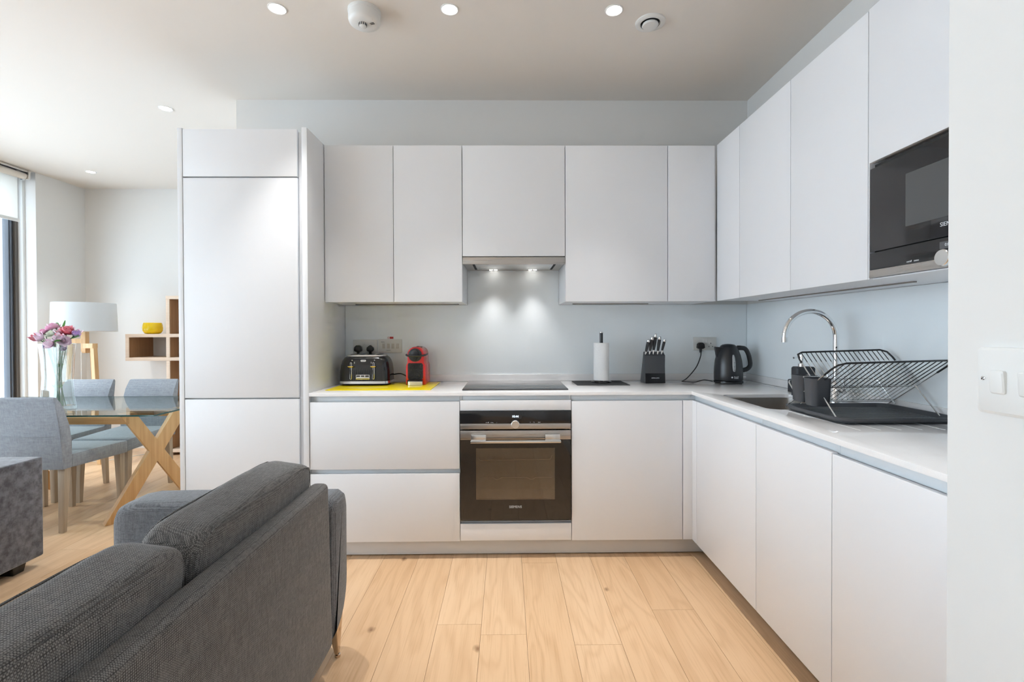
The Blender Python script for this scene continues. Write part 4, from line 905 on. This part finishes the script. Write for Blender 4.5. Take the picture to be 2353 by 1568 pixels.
# ------------------------------------------------------------------ dining chairs
def make_chair():
    r = thing('dining_chair', 'x', 'chair', (0, 0, 0), 'grey felt dining chairs round the glass table')
    side = [(-.250, .392), (-.258, .50), (-.268, .60), (-.285, .72), (-.306, .832), (-.300, .842), (-.286, .838), (-.240, .76), (-.205, .66), (-.190, .56), (-.188, .47), (-.190, .392)]
    bm = prism(side, 'X', -.200, .200)
    for v in bm.verts:
        if v.co.z > .80: v.co.x *= .97
    bev(bm, .007, 2, [e for e in bm.edges if abs(e.verts[0].co.x-e.verts[1].co.x) < 1e-4])
    obj('backrest', bm, 'chair', r, sharp=.9)
    s = [(-.189, .392), (.245, .376), (.250, .384), (.250, .450), (.240, .461), (.0, .470), (-.189, .474)]
    obj('seat', bev(prism(s, 'X', -.200, .200), .006, 2), 'chair', r, sharp=.9)
    obj('seam', comb(tube([(-.17, -.272, .60), (0, -.274, .598), (.17, -.272, .60)], .0012, 5), tube([(.1985, -.252, .40), (.1995, -.262, .53), (.1995, -.276, .65), (.197, -.300, .80)], .0014, 5)), 'chair', r)
    for sx in (-1, 1):
        obj('leg', hexa([(sx*.172-.014, -.245, 0), (sx*.172+.014, -.245, 0), (sx*.172+.014, -.217, 0), (sx*.172-.014, -.217, 0), (sx*.168-.022, -.232, .395), (sx*.168+.022, -.232, .395), (sx*.168+.022, -.188, .395), (sx*.168-.022, -.188, .395)], .003), 'oak_leg', r)
        obj('leg', hexa([(sx*.172-.014, .208, 0), (sx*.172+.014, .208, 0), (sx*.172+.014, .236, 0), (sx*.172-.014, .236, 0), (sx*.168-.022, .192, .380), (sx*.168+.022, .192, .380), (sx*.168+.022, .236, .380), (sx*.168-.022, .236, .380)], .003), 'oak_leg', r)
    obj('care_tag', box(-.2025, -.2005, -.20, -.188, .405, .437), 'tag', r)
    return r
ch = make_chair()
for i, (x, y, a, lab) in enumerate(((-2.902, 3.225, 0, 'blue-grey felt dining chair turned away, in front of the table by the armchair'), (-3.44, 3.225, 0, 'blue-grey felt dining chair almost hidden behind the front chair at the left edge'), (-3.44, 3.745, PI, 'blue-grey felt dining chair behind the table, next to the flower vase and lamp'), (-2.918, 3.745, PI, 'blue-grey felt dining chair behind the table, in front of the oak shelf'))):
    c_ = ch if i == 0 else copy_tree(ch)
    c_.location = (x, y, 0); c_.rotation_euler = (0, 0, a); c_['label'] = lab

# ------------------------------------------------------------------ vase with flowers
VX, VY = -2.985, 3.250
t = thing('flower_vase', 'tall waisted clear glass vase on the dining table', 'vase', (VX, VY, GZ))
vb = skin([[(VX+u, VY+v, z) for u, v in rrect(h, h*.85, .014, 4)] for z, h in ((GZ, .078), (GZ+.10, .068), (GZ+.22, .063), (GZ+.34, .067), (GZ+.445, .076), (GZ+.445, .0705), (GZ+.34, .0615), (GZ+.22, .0575), (GZ+.10, .0625), (GZ+.03, .070))])
obj('glass_body', vb, 'vase_glass', t)
def petal(l_, w_, cup):
    """one curled petal along +X, starting at the centre"""
    out = []
    for i in range(5):
        s = i/4; wd = w_*math.sin(PI*(.12+.80*s))**.8; z = cup*l_*(s**1.6); x = l_*s*(1-.25*cup*s)
        out.append([(x, -wd, z+.12*wd), (x, 0, z-.05*wd), (x, wd, z+.12*wd)])
    bm = bmesh.new(); vs = [[bm.verts.new(p) for p in r_] for r_ in out]
    for a_, b_ in zip(vs, vs[1:]):
        for j in (0, 1): bm.faces.new((a_[j], a_[j+1], b_[j+1], b_[j]))
    return bm
def bloom(c, r_, layers, ruffle=0.0, tilt=(0, 0), rnd=None):
    rnd = rnd or random.Random(int(c[0]*1e5)); ps = []
    for k_, (n_, ln, cup) in enumerate(layers):
        for i in range(n_):
            p = petal(r_*ln*(1+rnd.uniform(-.12, .12)), r_*.30*ln+.003, cup+rnd.uniform(-ruffle, ruffle))
            xf(p, Matrix.Rotation(2*PI*(i+.5*k_)/n_+rnd.uniform(-.15, .15), 4, 'Z')); ps.append(p)
    bm = comb(*ps)
    return xf(bm, Matrix.Translation(c) @ Matrix.Rotation(tilt[0], 4, 'X') @ Matrix.Rotation(tilt[1], 4, 'Y'))
CARN = [(13, 1.0, .10), (13, .95, .40), (12, .85, .75), (11, .70, 1.2), (9, .52, 1.8), (7, .34, 2.6)]
MUM = [(18, 1.0, .20), (18, .88, .5), (16, .70, .95), (12, .48, 1.6), (6, .25, 2.6)]
LILY = [(6, 1.0, .75), (5, .85, 1.25)]
fl = [('pink ruffled carnation at the top left of the bouquet', 'pink', -.030, .010, 1.245, .046, CARN, (.1, -.25)), ('coral ruffled carnation at the right of the bouquet', 'coral', .072, -.010, 1.222, .048, CARN, (.15, .30)),
      ('lime-white chrysanthemum in the middle of the bouquet', 'lime', .004, -.028, 1.215, .036, MUM, (.5, 0)), ('white chrysanthemum at the far left of the bouquet', 'lime', -.088, -.012, 1.205, .034, MUM, (.25, -.5)),
      ('coral-edged flower low at the left of the bouquet', 'coral', -.094, -.030, 1.182, .036, LILY, (.6, -.6)), ('pale pink lily leaning over the front rim of the vase', 'pale', .026, -.062, 1.150, .036, LILY, (1.2, .1)),
      ('pale pink lily right of centre in the bouquet', 'pale', .062, -.052, 1.180, .038, LILY, (.9, .4)), ('pale lily between the lime flower and the coral carnation', 'pale', .036, -.020, 1.215, .034, LILY, (.6, .2)),
      ('pink carnation low at the back of the bouquet', 'pink', .010, .035, 1.225, .044, CARN, (-.2, .1)), ('pale pink lily at the front left above the rim', 'pale', -.045, -.050, 1.185, .038, LILY, (.9, -.4)),
      ('small pink flower between the white chrysanthemum and the pink carnation', 'pink', -.066, -.012, 1.222, .034, MUM, (.4, -.3)), ('pale ruffled flower at the front right above the rim', 'pale', .085, -.045, 1.172, .036, MUM, (.9, .6)),
      ('lilac bud hanging inside the right of the vase', 'lilac', .048, -.010, 1.115, .024, LILY, (.8, .5)), ('white bud low inside the left of the vase', 'pale', -.050, 0, 1.085, .018, LILY, (.8, -.5)),
      ('white chrysanthemum at the back left of the bouquet', 'lime', -.052, .030, 1.225, .036, MUM, (-.1, -.2)), ('pale pink lily at the back right of the bouquet', 'pale', .090, .028, 1.215, .038, LILY, (-.1, .4)),
      ('lilac flower peeping out at the far right of the bouquet', 'lilac', .118, -.004, 1.205, .030, LILY, (.2, .8)), ('lilac bud inside the vase below the rim', 'lilac', -.040, -.020, 1.130, .024, LILY, (.8, -.3))]
rs = random.Random(3)
for lab, col, dx, dy, z, r_, lay, tl in fl:
    f = thing('cut_flower', lab, 'flower', (VX, VY, GZ+.028), 'cut flowers in the vase')
    obj('bloom', bloom((VX+dx, VY+dy, z), r_*1.12, lay, .22, tl), col, f)
    bx, by = VX+rs.uniform(-.034, .034), VY+rs.uniform(-.030, .030); k_ = min(1, .052/max(abs(dx), .001))
    obj('stem', tube(smooth_path([(bx, by, GZ+.030), (VX+dx*.25+(bx-VX)*.4, VY+(by-VY)*.5, .93), (VX+dx*k_*.9, VY+dy*.6, 1.135), (VX+dx, VY+dy, z)], 5), .0022+.0012*(col == 'coral'), 6), 'stem', f)
    obj('leaf', comb(*[xf(petal(.030, .006, .3), Matrix.Translation((VX+dx*.3+(bx-VX)*.3, VY+(by-VY)*.4, zz)) @ Matrix.Rotation(rs.uniform(0, 6.28), 4, 'Z') @ Matrix.Rotation(-.6, 4, 'Y')) for zz in (.86, 1.0)]), 'leaf', f)
for dx, dy, z, ry, rz, lab in ((.030, 0, 1.235, -1.15, .3, 'upright pointed green leaf at the top of the bouquet'), (.004, 0, 1.225, -1.0, 2.4, 'pointed green leaf leaning left at the top of the bouquet'), (.095, -.02, 1.185, -.15, -.1, 'dark green leaf sticking out to the right of the bouquet'), (.05, -.06, 1.165, -.1, -.7, 'small green leaf between the pale lilies')):
    tag(obj('leaf_sprig', xf(petal(.080, .016, .15), Matrix.Translation((VX+dx, VY+dy, z)) @ Matrix.Rotation(rz, 4, 'Z') @ Matrix.Rotation(ry, 4, 'Y')), 'leaf'), lab, 'leaf', 'leaf sprigs in the bouquet')

# ------------------------------------------------------------------ floor lamp
LX, LY = -3.965, 4.60
t = thing('floor_lamp', 'tripod floor lamp of oak with white drum shade in the corner', 'floor lamp', (LX, LY, 0))
sh = skin([[(LX+r_*math.cos(2*PI*i/56), LY+r_*math.sin(2*PI*i/56), z) for i in range(56)] for r_, z in ((.243, 1.236), (.235, 1.505), (.232, 1.505), (.240, 1.236))], closed=True)
obj('shade', sh, 'shade', t)
obj('shade_ring', comb(tube([(LX+.2425*math.cos(2*PI*i/40), LY+.2425*math.sin(2*PI*i/40), 1.240) for i in range(40)], .0025, 5, True), *[tube([(LX, LY, 1.256), (LX+.24*math.cos(a), LY+.24*math.sin(a), 1.240)], .002, 5) for a in (0, 2.1, 4.2)]), 'satin', t)
obj('lamp_holder', lathe([(.012, 0), (.012, .025), (.018, .028), (.018, .07)], (LX, LY, 1.235), 16), 'satin', t)
obj('bulb', lathe([(.012, 0), (.03, .04), (.032, .06), (.02, .085), (.002, .092)], (LX, LY, 1.305), 16), 'white_plastic', t)
obj('post', box(LX-.022, LX+.022, LY-.022, LY+.022, 1.04, 1.238, .002), 'oak_lamp', t)
for ang, z in ((PI+.1, 1.150), (-.30, 1.104), (1.75, 1.058)):
    ca, sa = math.cos(ang), math.sin(ang); e = .112
    lg = obj('leg', comb(beam((LX-ca*.02, LY-sa*.02, z), (LX+ca*(e+.02), LY+sa*(e+.02), z), .044, .044), beam((LX+ca*e, LY+sa*e, z+.020), (LX+ca*(e+.075), LY+sa*(e+.075), 0), .044, .034, up=(-sa, ca, 0), b=.002)), 'oak_lamp', t)
obj('flex', tube(smooth_path([(LX-.01, LY-.03, 1.05), (LX-.012, LY-.035, .6), (LX-.03, LY-.05, .1), (LX+.05, LY+.02, .006), (LX+.20, LY+.12, .005), (LX+.34, LY+.30, .005)]), .003, 6), 'white_plastic', t)

# ------------------------------------------------------------------ oak shelf and bowl
t = thing('shelf_unit', 'tall oak open shelf with stepped side compartment against the far wall', 'shelf', (-3.3, 5.0, 0))
FY0, FY1 = 4.852, YFAR-.002
def board(nm, x0, x1, z0, z1, par=t): return obj(nm, box(x0, x1, FY0, FY1, z0, z1, .001), 'oak_shelf', par)
sidep = [board('side_board', -3.384, -3.349, .0, .9445), board('side_board', -3.384, -3.349, .9785, 1.1785), board('side_board', -3.384, -3.349, 1.2125, 1.5575), board('side_board', -3.786, -3.751, .9785, 1.1785), board('side_board', -2.965, -2.930, .0, 1.5575)]
for z, x0 in ((.9450, -3.787), (1.1790, -3.787), (1.5580, -3.385)): board('shelf_board', x0, -2.9295, z, z+.033)
board('shelf_board', -3.348, -2.966, .03, .063); board('shelf_board', -3.348, -2.966, .50, .533)
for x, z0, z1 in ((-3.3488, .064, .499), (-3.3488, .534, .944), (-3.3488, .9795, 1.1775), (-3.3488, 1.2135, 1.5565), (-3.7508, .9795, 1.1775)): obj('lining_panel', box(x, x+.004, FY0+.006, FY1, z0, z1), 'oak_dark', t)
tag(obj('bowl', lathe([(.052, 0), (.068, .006), (.084, .030), (.0875, .060), (.083, .092), (.077, .112), (.075, .113), (.072, .111), (.079, .09), (.083, .06), (.079, .03), (.04, .012)], (-3.600, 4.97, 1.2125), 40), 'yellow_pot'), 'glossy yellow round bowl on the oak shelf', 'bowl')
